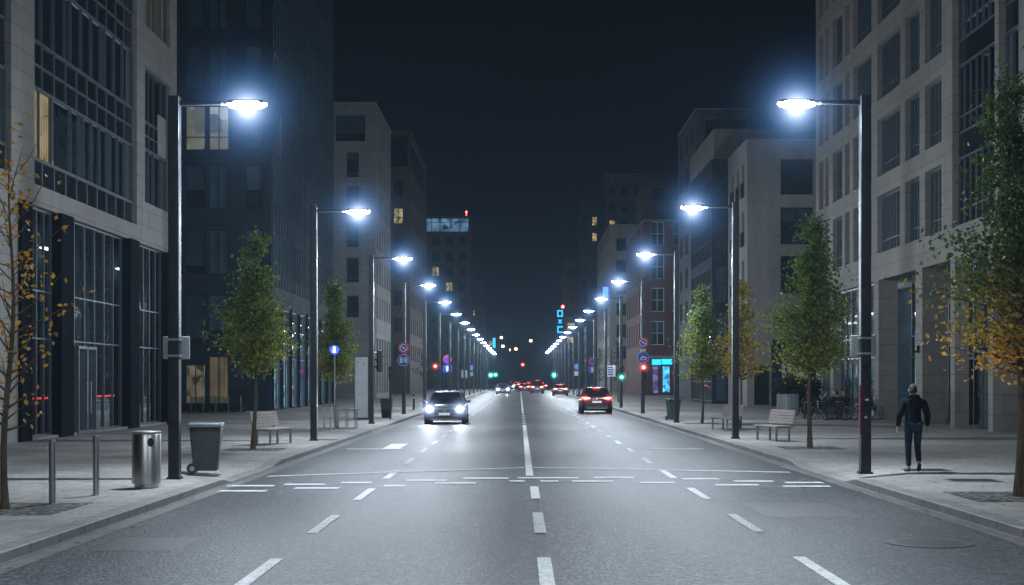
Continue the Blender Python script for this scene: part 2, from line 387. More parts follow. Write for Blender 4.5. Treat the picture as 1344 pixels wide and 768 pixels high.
def seam(x, y0, y1, w, amp):
    prev = None; n_ = int((y1 - y0) / .25)
    for i in range(n_ + 1):
        yy = y0 + (y1 - y0) * i / n_; xx = x + amp * noise.noise(Vector((yy * .5, x * 3, 0))) + .02 * noise.noise(Vector((yy * 4, x, 5))); ww = w * (.5 + rn.random() * .8)
        if prev and rn.random() > .06: mb.quad((prev[0] - prev[2], prev[1], .0055), (prev[0] + prev[2], prev[1], .0055), (xx + ww, yy, .0055), (xx - ww, yy, .0055))
        prev = (xx, yy, ww)
seam(.27, 14.5, 34, .006, .03); seam(-1.15, 19, 60, .006, .16); seam(4.35, 24, 52, .006, .2); seam(1.75, 36, 80, .008, .2)
mb.build('road_seams', pm('tar', (.02, .02, .021), .4), kind='structure')
mb = MB()
for x0, x1, y0, y1 in ((3.5, 4.9, 20.2, 22.6), (-2.2, -.6, 38., 44.), (.7, 2.3, 55., 63.), (-4.9, -3.9, 16.2, 17.6)): mb.quad((x0, y0, .004), (x1, y0 + .06, .004), (x1 - .03, y1, .004), (x0 + .02, y1 - .05, .004))
mb.build('road_patch', M['asphalt_patch'], kind='structure')
# hills behind the street's end
mb = MB(); prev = None; N = 60
def hz(x): return 14 + 16 * noise.noise(Vector((x * .008, 3.3, 0))) + 9 * noise.noise(Vector((x * .03, 7, 0))) + 10
for i in range(N):
    xa, xb = -420 + 14 * i, -420 + 14 * (i + 1)
    mb.quad((xa, 735, -.12), (xb, 735, -.12), (xb, 790, hz(xb)), (xa, 790, hz(xa)))
    mb.quad((xa, 790, hz(xa)), (xb, 790, hz(xb)), (xb, 860, -.12), (xa, 860, -.12))
mb.build('hills', M['earth'], kind='structure', smooth=True)

# lens bloom painted as an emissive ball around each light, unit radius, scaled per light
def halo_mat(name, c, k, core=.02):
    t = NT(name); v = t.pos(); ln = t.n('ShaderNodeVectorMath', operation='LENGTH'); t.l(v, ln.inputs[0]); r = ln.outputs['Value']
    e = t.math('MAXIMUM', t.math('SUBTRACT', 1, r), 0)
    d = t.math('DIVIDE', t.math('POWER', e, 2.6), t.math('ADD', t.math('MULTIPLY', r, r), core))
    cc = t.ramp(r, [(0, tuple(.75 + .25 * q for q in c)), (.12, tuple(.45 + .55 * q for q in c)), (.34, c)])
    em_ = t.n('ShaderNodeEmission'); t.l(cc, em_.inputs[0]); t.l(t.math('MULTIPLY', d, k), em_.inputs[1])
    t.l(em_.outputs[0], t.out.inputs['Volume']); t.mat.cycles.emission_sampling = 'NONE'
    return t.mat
M['halo'] = halo_mat('lamp_bloom', (.16, .42, 1), .05, .004)
M['halo_head'] = halo_mat('headlight_bloom', (.5, .62, 1), .36, .012)
M['halo_red'] = halo_mat('red_light_bloom', (1, .06, .05), .9, .03)
M['halo_green'] = halo_mat('green_light_bloom', (.05, .8, .7), .9, .03)
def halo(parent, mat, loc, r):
    mb = MB(); mb.ell((0, 0, 0), (1, 1, 1), 18, 10); o = mb.build('painted_bloom', M[mat], parent, kind='stuff'); o.location = loc; o.scale = (r, r, r); return o
def each(name, mat, root, mbs): return [m_.build(name, mat, root) for m_ in mbs]
def one(fn, *a, **k): m_ = MB(); fn(m_, *a, **k); return m_

# ------------------------------------------------------------------ buildings
class Bld:
    def __init__(s, name, label, side, x, y0, y1, w, h, wall, cat='building', inset=1.6):
        s.side, s.x, s.L, s.w, s.h, s.wall, s.inset = side, x, y1 - y0, w, h, wall, inset
        s.root = thing(name, label, cat, (x, y0, 0)); s.y0 = y0
    def P(s, face, u, v, d):
        k = s.side
        if face == 'street': return Vector((-k * d, u, v))
        return Vector((k * u, -d, v))
    def bx(s, mb, face, u0, u1, v0, v1, d0, d1, m=0):
        mb.pts8([s.P(face, u, v, d) for d in (d0, d1) for v in (v0, v1) for u in (u0, u1)], m)
    def wallmesh(s, faces, v0=0., depth=.22, name='wall'):
        """faces: {face: [(u0,u1,v0,v1)]}; walls with real openings and reveals, the remaining sides plain"""
        mb = MB(); h = s.h; k = s.side
        for face, ops in faces.items():
            W = s.L if face == 'street' else s.w
            us = sorted({0., W, *[o[0] for o in ops], *[o[1] for o in ops]}); vs = sorted({v0, h, *[o[2] for o in ops], *[o[3] for o in ops]})
            for a, b in zip(us, us[1:]):
                if b - a < 1e-4: continue
                for c, d in zip(vs, vs[1:]):
                    if d - c < 1e-4: continue
                    um, vm = (a + b) / 2, (c + d) / 2
                    if any(o[0] < um < o[1] and o[2] < vm < o[3] for o in ops): continue
                    mb.quad(s.P(face, a, c, 0), s.P(face, b, c, 0), s.P(face, b, d, 0), s.P(face, a, d, 0))
            for o in ops:
                a, b, c, d = o; P = lambda u, v, q: s.P(face, u, v, q)
                e = -depth - .06
                for p, q in (((a, c), (b, c)), ((b, c), (b, d)), ((b, d), (a, d)), ((a, d), (a, c))):
                    mb.quad(P(*p, 0), P(*q, 0), P(*q, e), P(*p, e))
        for face in ('street', 'front'):
            if face not in faces:
                W = s.L if face == 'street' else s.w
                mb.quad(s.P(face, 0, v0, 0), s.P(face, W, v0, 0), s.P(face, W, h, 0), s.P(face, 0, h, 0))
        L, w = s.L, s.w
        mb.quad((0, L, 0), (k * w, L, 0), (k * w, L, h), (0, L, h)); mb.quad((k * w, 0, 0), (k * w, L, 0), (k * w, L, h), (k * w, 0, h))
        o = mb.build(name, s.wall, s.root)
        i = s.inset; mb = MB(); xa, xb = sorted((k * i if 'street' in faces else k * .3, k * (w - .3)))
        mb.box(xa, xb, i if 'front' in faces else .3, L - .3, .05, h - .5)
        n = max(1, int(h / 3.55))
        mb.build('interior', M['inner'], s.root)
        mb = MB(); mb.quad((0, 0, h - .4), (k * w, 0, h - .4), (k * w, L, h - .4), (0, L, h - .4)); rf = mb.build('roof', M['roof'], s.root)
        mb = MB(); xa, xb = sorted((-k * .06, k * .4)); mb.box(xa, xb, .4, L + .06, h, h + .12); xa, xb = sorted((-k * .06, k * (w + .06))); mb.box(xa, xb, -.06, .4, h, h + .12)
        mb.build('coping', M['frame_dark'] if s.wall in (M['dark_clad'], M['brown']) else M['concrete'], rf)
    def window(s, face, u0, u1, v0, v1, nm=1, nh=(), fm='frame_dark', pm_='pane', depth=.22, fw=.07, lit=None, blind=0, name='window', shade=0):
        mb = MB(); e = .003
        a0, a1 = -depth - .03, -depth + .07
        s.bx(mb, face, u0 + e, u1 - e, v0 + e, v0 + fw, a0, a1); s.bx(mb, face, u0 + e, u1 - e, v1 - fw, v1 - e, a0, a1)
        s.bx(mb, face, u0 + e, u0 + fw, v0 + fw, v1 - fw, a0, a1); s.bx(mb, face, u1 - fw, u1 - e, v0 + fw, v1 - fw, a0, a1)
        fr = nm if isinstance(nm, (list, tuple)) else [(i + 1) / (nm + 1) for i in range(nm)]
        b0, b1 = -depth - .02, -depth + .06
        for f in fr:
            u = u0 + (u1 - u0) * f; s.bx(mb, face, u - fw * .4, u + fw * .4, v0 + fw, v1 - fw, b0, b1)
        for f in nh:
            v = v0 + (v1 - v0) * f
            s.bx(mb, face, u0 + fw, u1 - fw, v - fw * .4, v + fw * .4, b0 + .004, b1 - .004)
        wo = mb.build(name, M[fm], s.root)
        g = -depth
        mb = MB(); P = s.P; mb.quad(P(face, u0 + .02, v0 + .02, g), P(face, u1 - .02, v0 + .02, g), P(face, u1 - .02, v1 - .02, g), P(face, u0 + .02, v1 - .02, g))
        mb.build('pane', M[pm_], wo)
        if lit:
            q = g - (.1 if face == 'street' else .45); mb = MB(); mb.quad(P(face, u0 - .1, v0 - .1, q), P(face, u1 + .1, v0 - .1, q), P(face, u1 + .1, v1 + .1, q), P(face, u0 - .1, v1 + .1, q))
            mb.build('lit_room', M[lit], wo)
        if shade:
            q = g - .12; mb = MB(); vb = v1 - (v1 - v0) * shade; mb.quad(P(face, u0 + .03, vb, q), P(face, u1 - .03, vb, q), P(face, u1 - .03, v1, q), P(face, u0 + .03, v1, q))
            mb.build('roller_shade', M['shade'], wo)
        if blind:
            q = g - .09; vb = v1 - (v1 - v0) * blind; mb = MB()
            for i in range(int((v1 - vb) / .08) + 1):
                zt = v1 - i * .08; mb.quad(P(face, u0 + .05, zt, q), P(face, u1 - .05, zt, q), P(face, u1 - .05, zt - .07, q - .03), P(face, u0 + .05, zt - .07, q - .03))
            mb.build('blind', M['blind'], wo)
        return wo
    def panel(s, face, u0, u1, v0, v1, mat='spandrel', depth=.2, name='spandrel_panel', nm=0, nh=()):
        mb = MB(); P = s.P; mb.quad(P(face, u0, v0, -depth), P(face, u1, v0, -depth), P(face, u1, v1, -depth), P(face, u0, v1, -depth))
        o = mb.build(name, M[mat], s.root)
        fr = nm if isinstance(nm, (list, tuple)) else [(i + 1) / (nm + 1) for i in range(nm)]
        if fr or nh:
            mb = MB()
            for v in (v0 + .025, v1 - .025): s.bx(mb, face, u0, u1, v - .025, v + .025, -depth - .012, -depth + .047)
            for f in fr: u = u0 + (u1 - u0) * f; s.bx(mb, face, u - .03, u + .03, v0, v1, -depth - .01, -depth + .05)
            for f in nh: v = v0 + (v1 - v0) * f; s.bx(mb, face, u0, u1, v - .03, v + .03, -depth - .014, -depth + .046)
            mb.build('joint_grille', M['frame_grey'], o)
        return o
    def sills(s, face, rects, mat='concrete'):
        mb = MB()
        for a, b, c, d in rects: s.bx(mb, face, a - .06, b + .06, c - .07, c - .004, -.15, .07)
        mb.build('sill', M[mat], s.root)

def grid(u0, u1, nu, wf, v0, sh, nv, wh):
    st = (u1 - u0) / nu
    return [(u0 + st * (i + .5 - wf / 2), u0 + st * (i + .5 + wf / 2), v0 + j * sh, v0 + j * sh + wh) for j in range(nv) for i in range(nu)]

M['lit_warm'] = lit_room('warm_curtained_room', (1., .72, .4), .62, 0)
M['lit_office'] = lit_room('bright_office', (1., .92, .7), .55, 3)
M['lit_far'] = lit_room('far_warm_room', (1., .68, .3), 1.3, 1)
M['lit_cool'] = lit_room('cool_shop_interior', (.4, .66, .9), 1., 2)
M['lit_mix'] = lit_room('colourful_shop_interior', (.75, .6, .5), .5, 4)
M['lit_shop'] = lit_room('warm_shop_interior', (1., .78, .5), .3, 1)
M['lit_blue'] = lit_room('blue_glazed_floor', (.3, .62, 1.), .8, 3)
M['wood_wall'] = lit_room('lit_timber_wall', (.85, .58, .34), .26, 0)
M['strip_white'] = glow('ceiling_light', (.85, .93, 1), 7)
M['strip_red'] = glow('red_line_glow', (1, .06, .05), 2.2)
M['neon_cyan'] = glow('cyan_neon', (.02, .42, .95), 2.4)
M['neon_blue'] = glow('blue_neon', (.05, .12, 1.), 4)
M['neon_pink'] = glow('magenta_neon', (1., .08, .45), 2.)
M['neon_orange'] = glow('orange_sign_glow', (1, .35, .12), 2.5)
M['star_warm'] = glow('far_window_glow', (1, .75, .45), 6)
M['dark_column'] = pm('dark_metal_column', (.012, .016, .02), .9, 0, .2, 3, .02)

# --- stone building with black glass panels, left foreground
B = Bld('office_building', 'stone-clad office with black glass panels and tall glazed lobby beside the wheelie bin', -1, -14.8, 28., 61.4, 24, 25.5, M['stone'])
y = lambda a: a - 28.
storeys = [(8.8, 11.), (12.45, 14.65), (16.1, 18.3), (19.7, 21.9), (23.2, 25.)]
ops = [(y(43.4), y(55), 7.95, 25.), (y(56.2), y(60.2), 9., 14.4), (y(56.2), y(60.2), 16., 21.4), (y(32), y(41.4), 8., 25.)]
gb = [(y(33), y(40.2), .2, 7.3), (y(42.9), y(45.7), .2, 7.3), (y(46.9), y(53.8), .2, 7.3), (y(55.), y(59.7), .2, 7.3)]
B.wallmesh({'street': ops + gb})
mull = [.1, .2, .3, .35, .45, .55, .65, .69, .79, .89]
for i, (a, b) in enumerate(storeys):
    if i == 0: B.panel('street', y(43.4), y(55), 7.95, 8.8, nm=9)
    if i == 0:
        B.window('street', y(43.4), y(45.55), a, b, [.42], (), 'frame_grey', lit='lit_warm', fw=.05, pm_='pane_clear')
        B.window('street', y(45.55), y(55), a, b, mull[1:], (), 'frame_grey', fw=.05)
    else:
        B.window('street', y(43.4), y(55), a, b, mull, (), 'frame_grey', fw=.05)
    nx = storeys[i + 1][0] if i < 4 else 25.
    if nx - b > .1: B.panel('street', y(43.4), y(55), b, nx, nm=9, nh=[.5] if i < 4 else [])
    B.window('street', y(32), y(41.4), a, b, 6, (), 'frame_grey', fw=.05)
    if nx - b > .1: B.panel('street', y(32), y(41.4), b, nx, nm=6)
B.panel('street', y(32), y(41.4), 8., 8.8, nm=6)
for v, lit in ((9., None), (16., 'lit_warm')):
    B.window('street', y(56.2), y(60.2), v, v + 2.2, [.3, .5, .78], (), 'frame_grey', fw=.05, lit=lit if lit else None)
    B.panel('street', y(56.2), y(60.2), v + 2.2, v + 3.3, nm=[.3, .5, .78], nh=[.5])
    B.window('street', y(56.2), y(60.2), v + 3.3, v + 5.4, [.3, .5, .78], (), 'frame_grey', fw=.05)
mb = MB(); B.bx(mb, 'street', y(58.6), y(59.9), 11.25, 12.9, -.14, -.1); mb.build('light_panel', M['blind'], B.root)
for (a, b, c, d), n in zip(gb, (6, 3, 5, 4)):
    B.window('street', a, b, c, d, n, [.43, .64] if n != 5 else [.43, .64], 'frame_grey', 'pane_lobby', depth=.3, fw=.06, name='lobby_window')
each('column', M['dark_column'], B.root, [one(B.bx, 'street', y(a) - .03, y(b) + .03, .12, 7.32, -.24, .1) for a, b in ((42.0, 42.9), (45.7, 46.9), (53.8, 55.), (59.7, 60.35))])
mb = MB(); B.bx(mb, 'street', y(46.9), y(49.9), .12, 3.15, -.25, .12)
e0 = MB()
for a, b in ((47.6, 47.68), (48.55, 48.65), (49.55, 49.63)): B.bx(e0, 'street', y(a), y(b), .13, 3.1, -.27, .05)
B.bx(e0, 'street', y(47.68), y(49.55), 3., 3.1, -.27, .05); B.bx(e0, 'street', y(47.68), y(49.55), .13, .25, -.27, .05)
dr = e0.build('entrance_door', M['frame_grey'], B.root)
mb = MB(); mb.quad(*[B.P('street', y(u), v, -.1) for u, v in ((47.68, .25), (49.55, .25), (49.55, 3.), (47.68, 3.))]); mb.build('pane', M['pane'], dr)
for u in (48.4, 48.8):
    mb = MB(); mb.tube([B.P('street', y(u), .8, .1), B.P('street', y(u), 1.9, .1)], .018); mb.build('handle', M['steel'], dr)
mb = MB(); B.bx(mb, 'street', y(43.2), y(53.6), 1.34, 1.4, -.5, -.46); mb.build('red_glow_line', M['strip_red'], B.root)  # added glowing bar, stands for the tail-light reflection in the lobby glass
each('ceiling_light', M['strip_white'], B.root, [one(B.bx, 'street', y(u), y(u + 1.), 6.4, 6.45, -1.4, -1.2) for u in (48., 57.)])

# --- dark glass block, left
B = Bld('glass_office_building', 'dark blue-black glass office block behind the tree with the bench, bright window near its top', -1, -14.9, 85.4, 114., 26, 36., M['dark_clad'])
lv = [(4.4, 7.1), (8.3, 11.), (12.2, 14.9), (15.75, 18.45), (19.4, 22.1), (23., 25.7), (26.6, 29.3), (30.2, 32.9)]
up = [(2.55, 3.8), (3.95, 5.2), (.5, 1.6), (6., 7.3), (7.5, 8.8)]
fo = [(a, b, c, d) for c, d in lv for a, b in up] + [(2.55, 3.8, .5, 3.4), (3.95, 5.2, .5, 2.9)]
so = [(.5, 28.2, c, d) for c, d in lv[1:]] + [(u, u + 3., .2, 6.4) for u in [.6 + 3.45 * i for i in range(8)]]
B.wallmesh({'front': fo, 'street': so}, depth=.16)
for c, d in lv:
    for j, (a, b) in enumerate(up):
        lit = 'lit_office' if abs(c - 15.75) < .1 and j < 2 else None
        B.window('front', a, b, c, d, [] if j else [.5], [.3] if lit else [], 'frame_dark', 'pane_clear' if lit else 'pane', depth=.16, lit=lit, shade=0 if lit else random.choice([1, 1, .8, .55]))
B.window('front', 2.55, 3.8, .5, 3.4, [.5], [], 'frame_dark', 'pane_clear', depth=.16, lit='wood_wall'); B.window('front', 3.95, 5.2, .5, 2.9, [.5], [], 'frame_dark', 'pane_clear', depth=.16, lit='lit_shop')
for c, d in lv[1:]:
    if abs(c - 15.75) < .1:
        B.window('street', .5, 5.5, c, d, 5, [], 'frame_dark', 'pane_clear', depth=.16, lit='lit_office'); B.window('street', 5.5, 28.2, c, d, 20, [], 'frame_dark', depth=.16)
    else:
        for k in range(4): B.window('street', .5 + 6.925 * k, .5 + 6.925 * (k + 1), c, d, 5, [], 'frame_dark', depth=.16, shade=random.choice([1, .9, .5, .7]))
for i in range(8):
    u = .6 + 3.45 * i
    B.window('street', u, u + 3., .2, 6.4, 2, [.5], 'frame_grey', 'pane_clear', depth=.16, name='shop_window')
mb = MB(); P = B.P
mb.quad(P('street', .5, .15, -.4), P('street', 28, .15, -.4), P('street', 28, 4.4, -.4), P('street', .5, 4.4, -.4)); mb.build('shop_interior', M['lit_cool'], B.root)
for i in range(14):
    u = 1.2 + 1.9 * i + random.uniform(-.3, .3); one(B.bx, 'street', u, u + .7, 5.7 - (i % 2) * .6, 5.76 - (i % 2) * .6, -.38, -.24).build('ceiling_light', M['strip_white'], B.root)
each('red_glow_line', M['strip_red'], B.root, [one(B.bx, 'street', u0, u1, v, v + .12, -.38, -.3) for u0, u1, v in ((1., 9., 3.35), (12, 16, 2.5), (19, 26, 3.3))])
each('fin', M['fin'], B.root, [one(B.bx, 'street', .5 + i * 1.065, .58 + i * 1.065, 7.6, 35.5, .003, .09) for i in range(26)])
each('column', M['dark_column'], B.root, [one(B.bx, 'street', .2 + 3.45 * i - .02, .2 + 3.45 * i + .4, .12, 6.6, .003, .06) for i in range(9)])

# --- pale stone block, left
B = Bld('stone_office_building', 'pale stone block with single stacked windows beyond the dark glass office', -1, -14.4, 142., 159., 22, 29.6, M['stone_grey'])
rows = [(8.2, 10.4), (11.7, 14.2), (15.2, 17.7), (18.9, 21.3), (22.2, 24.7)]
fo = [(1.65, 2.9, c, d) for c, d in rows] + [(5.2, 6.5, c, d) for c, d in rows] + [(1.0, 4., 25.8, 28.4)]
so = [(1.2 + 2.7 * i, 2.6 + 2.7 * i, c, d) for c, d in rows + [(25.8, 28.3)] for i in range(6)] + [(1.2 + 2.7 * i, 2.9 + 2.7 * i, .6, 6.2) for i in range(6)]
B.wallmesh({'front': fo, 'street': so})
for a, b, c, d in fo: B.window('front', a, b, c, d, [.38] if b - a > 2 else [], [.16], 'frame_grey', blind=random.choice([0, .3, .7]))
for k, (a, b, c, d) in enumerate(so): B.window('street', a, b, c, d, [.5], [], 'frame_dark', blind=random.choice([0, 0, .5]), lit='lit_office' if k in (3, 36, 38) else None)
B.sills('front', fo)
mb = MB(); mb.box(-9, -4.5, 5, 10, 29.4, 31.2); mb.build('roof_plant', M['frame_grey'], B.root)

# --- brown building, left
B = Bld('brown_apartment_building', 'dark brown block with black glass top and one yellow window, past the pale stone block', -1, -14.4, 187., 220., 20, 34.8, M['brown'])
fo = [(.9, 2.2, 4.5 + 3.6 * j, 6.6 + 3.6 * j) for j in range(7)] + [(4.2, 5.6, 4.5 + 3.6 * j, 6.6 + 3.6 * j) for j in range(7)] + [(.3, 12., 30, 34)]
so = [(1.5 + 3.9 * i, 3.2 + 3.9 * i, 4.5 + 3.6 * j, 6.6 + 3.6 * j) for j in range(7) for i in range(8)] + [(.3, 32, 30, 34)]
B.wallmesh({'front': fo, 'street': so})
for k, (a, b, c, d) in enumerate(fo): B.window('front', a, b, c, d, [.5] if b - a < 2 else 9, [.4] if b - a < 2 else [], 'frame_dark', lit='lit_far' if k == 5 else None)
for a, b, c, d in so: B.window('street', a, b, c, d, [.5] if b - a < 2 else 20, [], 'frame_dark')
# --- far left towers
B = Bld('rooftop_lounge_building', 'distant grey tower with blue-lit glazed top floor and red roof beacon', -1, -13., 379., 400., 18, 45.6, M['grey_far'])
fo = [(1.2 + 3.6 * i, 3.2 + 3.6 * i, 5 + 4.1 * j, 7.6 + 4.1 * j) for j in range(9) for i in range(4)] + [(.5, 12.3, 41.4, 45.2)]
B.wallmesh({'front': fo, 'street': [(2, 19, 5 + 4.1 * j, 7.6 + 4.1 * j) for j in range(9)]})
for k, (a, b, c, d) in enumerate(fo): B.window('front', a, b, c, d, [.5] if b - a < 3 else [.2, .4, .43, .63, .66, .85], [] if b - a < 3 else [.7], 'frame_dark', 'pane' if b - a < 3 else 'pane_clear', lit='lit_far' if k in (21, 31, 26, 11) else ('lit_blue' if b - a > 3 else None), fw=.18)
for j in range(9): B.window('street', 2, 19, 5 + 4.1 * j, 7.6 + 4.1 * j, 8, [], 'frame_dark')
mb = MB(); mb.tube([(-1.2, .5, 45.6), (-1.2, .5, 46.6)], .06); mb.ell((-1.2, .5, 46.8), (.25, .25, .25)); mb.build('beacon_light', M['sig_red'], B.root)
def far_block(name, label, side, x, y0, y1, w, h, wall, nu, nv, lits=(), vs=5., sh=3.6, wh=2., lit='lit_far', fm='frame_dark', nm=[.5], street=True, wf=.5):
    B = Bld(name, label, side, x, y0, y1, w, h, M[wall])
    fo = grid(.3, min(w, 14.) - .3, nu, wf, vs, sh, nv, wh)
    so = grid(.5, y1 - y0 - .5, max(2, int((y1 - y0) / 4)), .45, vs, sh, nv, wh) if street else []
    B.wallmesh({'front': fo, 'street': so})
    for k, (a, b, c, d) in enumerate(fo): B.window('front', a, b, c, d, nm, [.5] if fm == 'frame_white' else [], fm, 'pane_clear' if k in lits else 'pane', lit=lit if k in lits else None, blind=random.choice([0, 0, .4, .7]) if k not in lits else 0, fw=.1)
    for a, b, c, d in so: B.window('street', a, b, c, d, [.5], [], fm)
    return B
far_block('slab_tower', 'distant slab tower with one yellow window, past the tower with blue-lit top', -1, -11., 466., 480., 14, 34., 'grey_far', 5, 7, (18, 9, 26))
B = far_block('dark_end_tower', 'dark tower at the far end of the avenue, farthest along the left row', -1, -9.6, 575., 600., 14, 36., 'tower_clad', 4, 8, (12,))
mb = MB(); mb.box(-1.2, -.2, -.4, -.2, 15, 19); mb.build('wall_sign', M['neon_cyan'], B.root)

# --- large stone office, right foreground
B = Bld('large_stone_office', 'large beige stone office with grid of tall windows over a pillared arcade', 1, 16.7, 38., 80.2, 26, 28., M['stone_warm'], inset=2.9)
y = lambda a: a - 38.
rows = [(7.85, 10.5), (11.4, 14.05), (14.95, 17.6), (18.5, 21.15), (22.05, 24.7)]
cols_ = [(78.2, 79.3, 1), (76.9, 77.6, 0), (73.6, 75.8, 3), (72., 73., 1), (67.5, 71.2, 6), (62.4, 66.4, 7), (59.4, 61.6, 3), (56.3, 58.6, 3)]
bays = [(50., 54.9, 6), (47.6, 49.6, 2), (39.5, 46., 8)]
ops = [(y(a), y(b), c, d) for c, d in rows for a, b, n in cols_] + [(y(a), y(b), 7.85, 25.) for a, b, n in bays]
B.wallmesh({'street': ops}, v0=6.6, depth=.3)
for c, d in rows:
    for a, b, n in cols_: B.window('street', y(a), y(b), c, d, n, [.22], 'frame_grey', depth=.3, fw=.08, blind=random.choice([0, 0, 0, .25, .5]))
    for a, b, n in bays: B.window('street', y(a), y(b), c, d, n, [.25], 'frame_grey', depth=.3, fw=.08)
for a, b, n in bays:
    for j in range(5): B.panel('street', y(a), y(b), rows[j][1], rows[j + 1][0] if j < 4 else 25., depth=.26)
mb = MB(); B.bx(mb, 'street', 0, B.L, 6.6, 6.9, -2.8, -.01); mb.build('soffit', M['concrete'], B.root)
for a, w_, dd in ((46.3, .6, .9), (50.2, .5, .9), (54.6, .55, .55), (59.0, 1., .95), (66.2, .9, .9), (75.7, .8, .9), (78.4, 1.7, .9), (41.5, .6, .9)):
    mb = MB(); B.bx(mb, 'street', y(a), y(a + w_), .1, 6.596, -dd, -.004); mb.build('pillar', M['stone_warm'], B.root)
D = 1.75
segs = [(39, 46.3, 5), (46.9, 50.2, 3), (50.7, 54.6, 3), (55.2, 59., 3), (60., 66.2, 4), (67.1, 75.6, 7), (76.6, 78.4, 1)]
for a, b, n in segs:
    B.window('street', y(a - .5), y(b + .5), .14, 6.58, n, [.45, .6], 'frame_dark', 'pane_clear' if a in (67.1, 76.6, 50.7) else 'pane_lobby', depth=.3 if a in (67.1, 76.6) else D if a > 55.1 else .95, fw=.09, name='shop_window')
for a in (57.2, 51.9):
    q = (D if a > 55.1 else .95) - .14; e0 = MB()
    for k in (0, .95, 1.9): B.bx(e0, 'street', y(a + k) - .05, y(a + k) + .05, .13, 2.9, -q - .05, -q + .05)
    B.bx(e0, 'street', y(a) + .05, y(a + 1.9) - .05, 2.78, 2.9, -q - .05, -q + .05)
    dr = e0.build('entrance_door', M['frame_grey'], B.root)
    mb = MB(); mb.quad(*[B.P('street', y(u), v, -q) for u, v in ((a, .15), (a + 1.9, .15), (a + 1.9, 2.8), (a, 2.8))]); mb.build('pane', M['pane'], dr)
mb = MB(); P = B.P
mb.quad(P('street', y(67.2), .15, -.9), P('street', y(79.8), .15, -.9), P('street', y(79.8), 4.2, -.9), P('street', y(67.2), 4.2, -.9)); mb.build('shop_interior', M['lit_cool'], B.root)
for u, v in ((68, 5.2), (70, 5.2), (72, 5.2), (74, 4.9), (69, 3.9), (71.5, 3.9), (51.2, 5.6), (53, 5.2)):
    (one(B.bx, 'street', y(u), y(u + 1.4), v, v + .08, -.88, -.6) if u > 60 else one(B.bx, 'street', y(u), y(u + .8), v, v + .1, -2.3, -1.9)).build('ceiling_light', M['strip_white'], B.root)
mb = MB(); B.bx(mb, 'street', y(73.4), y(73.5), .3, 4.5, -.85, -.78); mb.build('neon_tube', glow('teal_neon', (.1, .8, .8), 1.6), B.root)
mb = MB(); B.bx(mb, 'street', y(59.4), y(59.6), 3.1, 3.4, .005, .12); B.bx(mb, 'street', y(59.44), y(59.56), 3.1, 3.18, .12, .3); mb.build('wall_lamp', M['black'], B.root)

# --- apartment block with street-front corner, right
B = Bld('pale_apartment_building', 'pale flat-roofed block with dark ground floor and square windows facing the camera', 1, 16., 100., 109.2, 24, 18.8, M['render_pale'])
fo = [(2.35, 4.65, c, d) for c, d in ((8.05, 10.7), (11.5, 14.1), (15., 17.5))] + [(7.2, 9.5, c, d) for c, d in ((8.05, 10.7), (11.5, 14.1), (15., 17.5))] + [(2.4, 4.5, 1.2, 3.2), (.5, 1.6, .2, 3.)]
so = [(u, u + 1.2, c, d) for u in (1.3, 3.6, 6.3) for c, d in ((5., 7.2), (8.05, 10.5), (11.5, 14.), (15., 17.4))]
B.wallmesh({'front': fo, 'street': so})
for k, (a, b, c, d) in enumerate(fo): B.window('front', a, b, c, d, [.48] if k < 6 else 4, [.25] if k < 6 else [], 'frame_dark', 'pane' if k != 6 else 'pane_clear', lit={6: 'lit_office', 1: None}.get(k), blind=.35 if k == 1 else 0)
for a, b, c, d in so: B.window('street', a, b, c, d, [.5], [], 'frame_dark')
for a, b, c, d in so:
    if c > 8:
        mb = MB()
        for i in range(9): u = a - .1 + (b - a + .2) * i / 8; B.bx(mb, 'street', u - .012, u + .012, c, c + 1., .06, .085)
        B.bx(mb, 'street', a - .1, b + .1, c + .99, c + 1.05, .05, .1); mb.build('balcony_railing', M['frame_dark'], B.root)
mb = MB(); B.bx(mb, 'front', 1.7, 2.361, .1, 4.8, .005, .1); B.bx(mb, 'front', 4.519, 20, .1, 4.8, .005, .1); B.bx(mb, 'front', 2.36, 4.52, 3.25, 4.8, .005, .1); B.bx(mb, 'front', 2.36, 4.52, .1, 1.15, .005, .1)
mb.build('dark_ground_floor', M['dark_clad'], B.root)
# dark glass bay
B = Bld('dark_glass_building', 'narrow black glass building jutting out beside the pale flat-roofed block', 1, 14.8, 109.4, 123., 18, 18.8, M['dark_clad'])
lv = [(.3, 3.4)] + [(4.4 + 3.5 * i, 7.2 + 3.5 * i) for i in range(4)]
B.wallmesh({'street': [(.4, 13.2, c, d) for c, d in lv], 'front': [(.25, 1.1, c, d) for c, d in lv]}, depth=.1)
for c, d in lv: B.window('street', .4, 13.2, c, d, 11, [.5], 'frame_dark', depth=.1); B.window('front', .25, 1.1, c, d, [], [.5], 'frame_dark', depth=.1)
# upper stone block, behind
B = far_block('upper_stone_block', 'plain pale stone block rising behind the narrow black glass building', 1, 17., 124.4, 141.5, 22, 23.8, 'render_pale', 2, 5, (), 4.5, 3.7, 2.3)
B = far_block('dark_penthouse_block', 'dark block with terrace storey, tallest above the pale stone block', 1, 17.6, 142.2, 158., 24, 29., 'tower_clad', 5, 7, (), 4.5, 3.55, 2.2)
mb = MB()
for i in range(20): mb.tube([(-.3 + 0, i * .8, 22.), (-.3, i * .8, 23.)], .02, 5)
mb.box(-.34, -.26, 0, 15.6, 23., 23.06); mb.build('terrace_railing', M['frame_dark'], B.root)
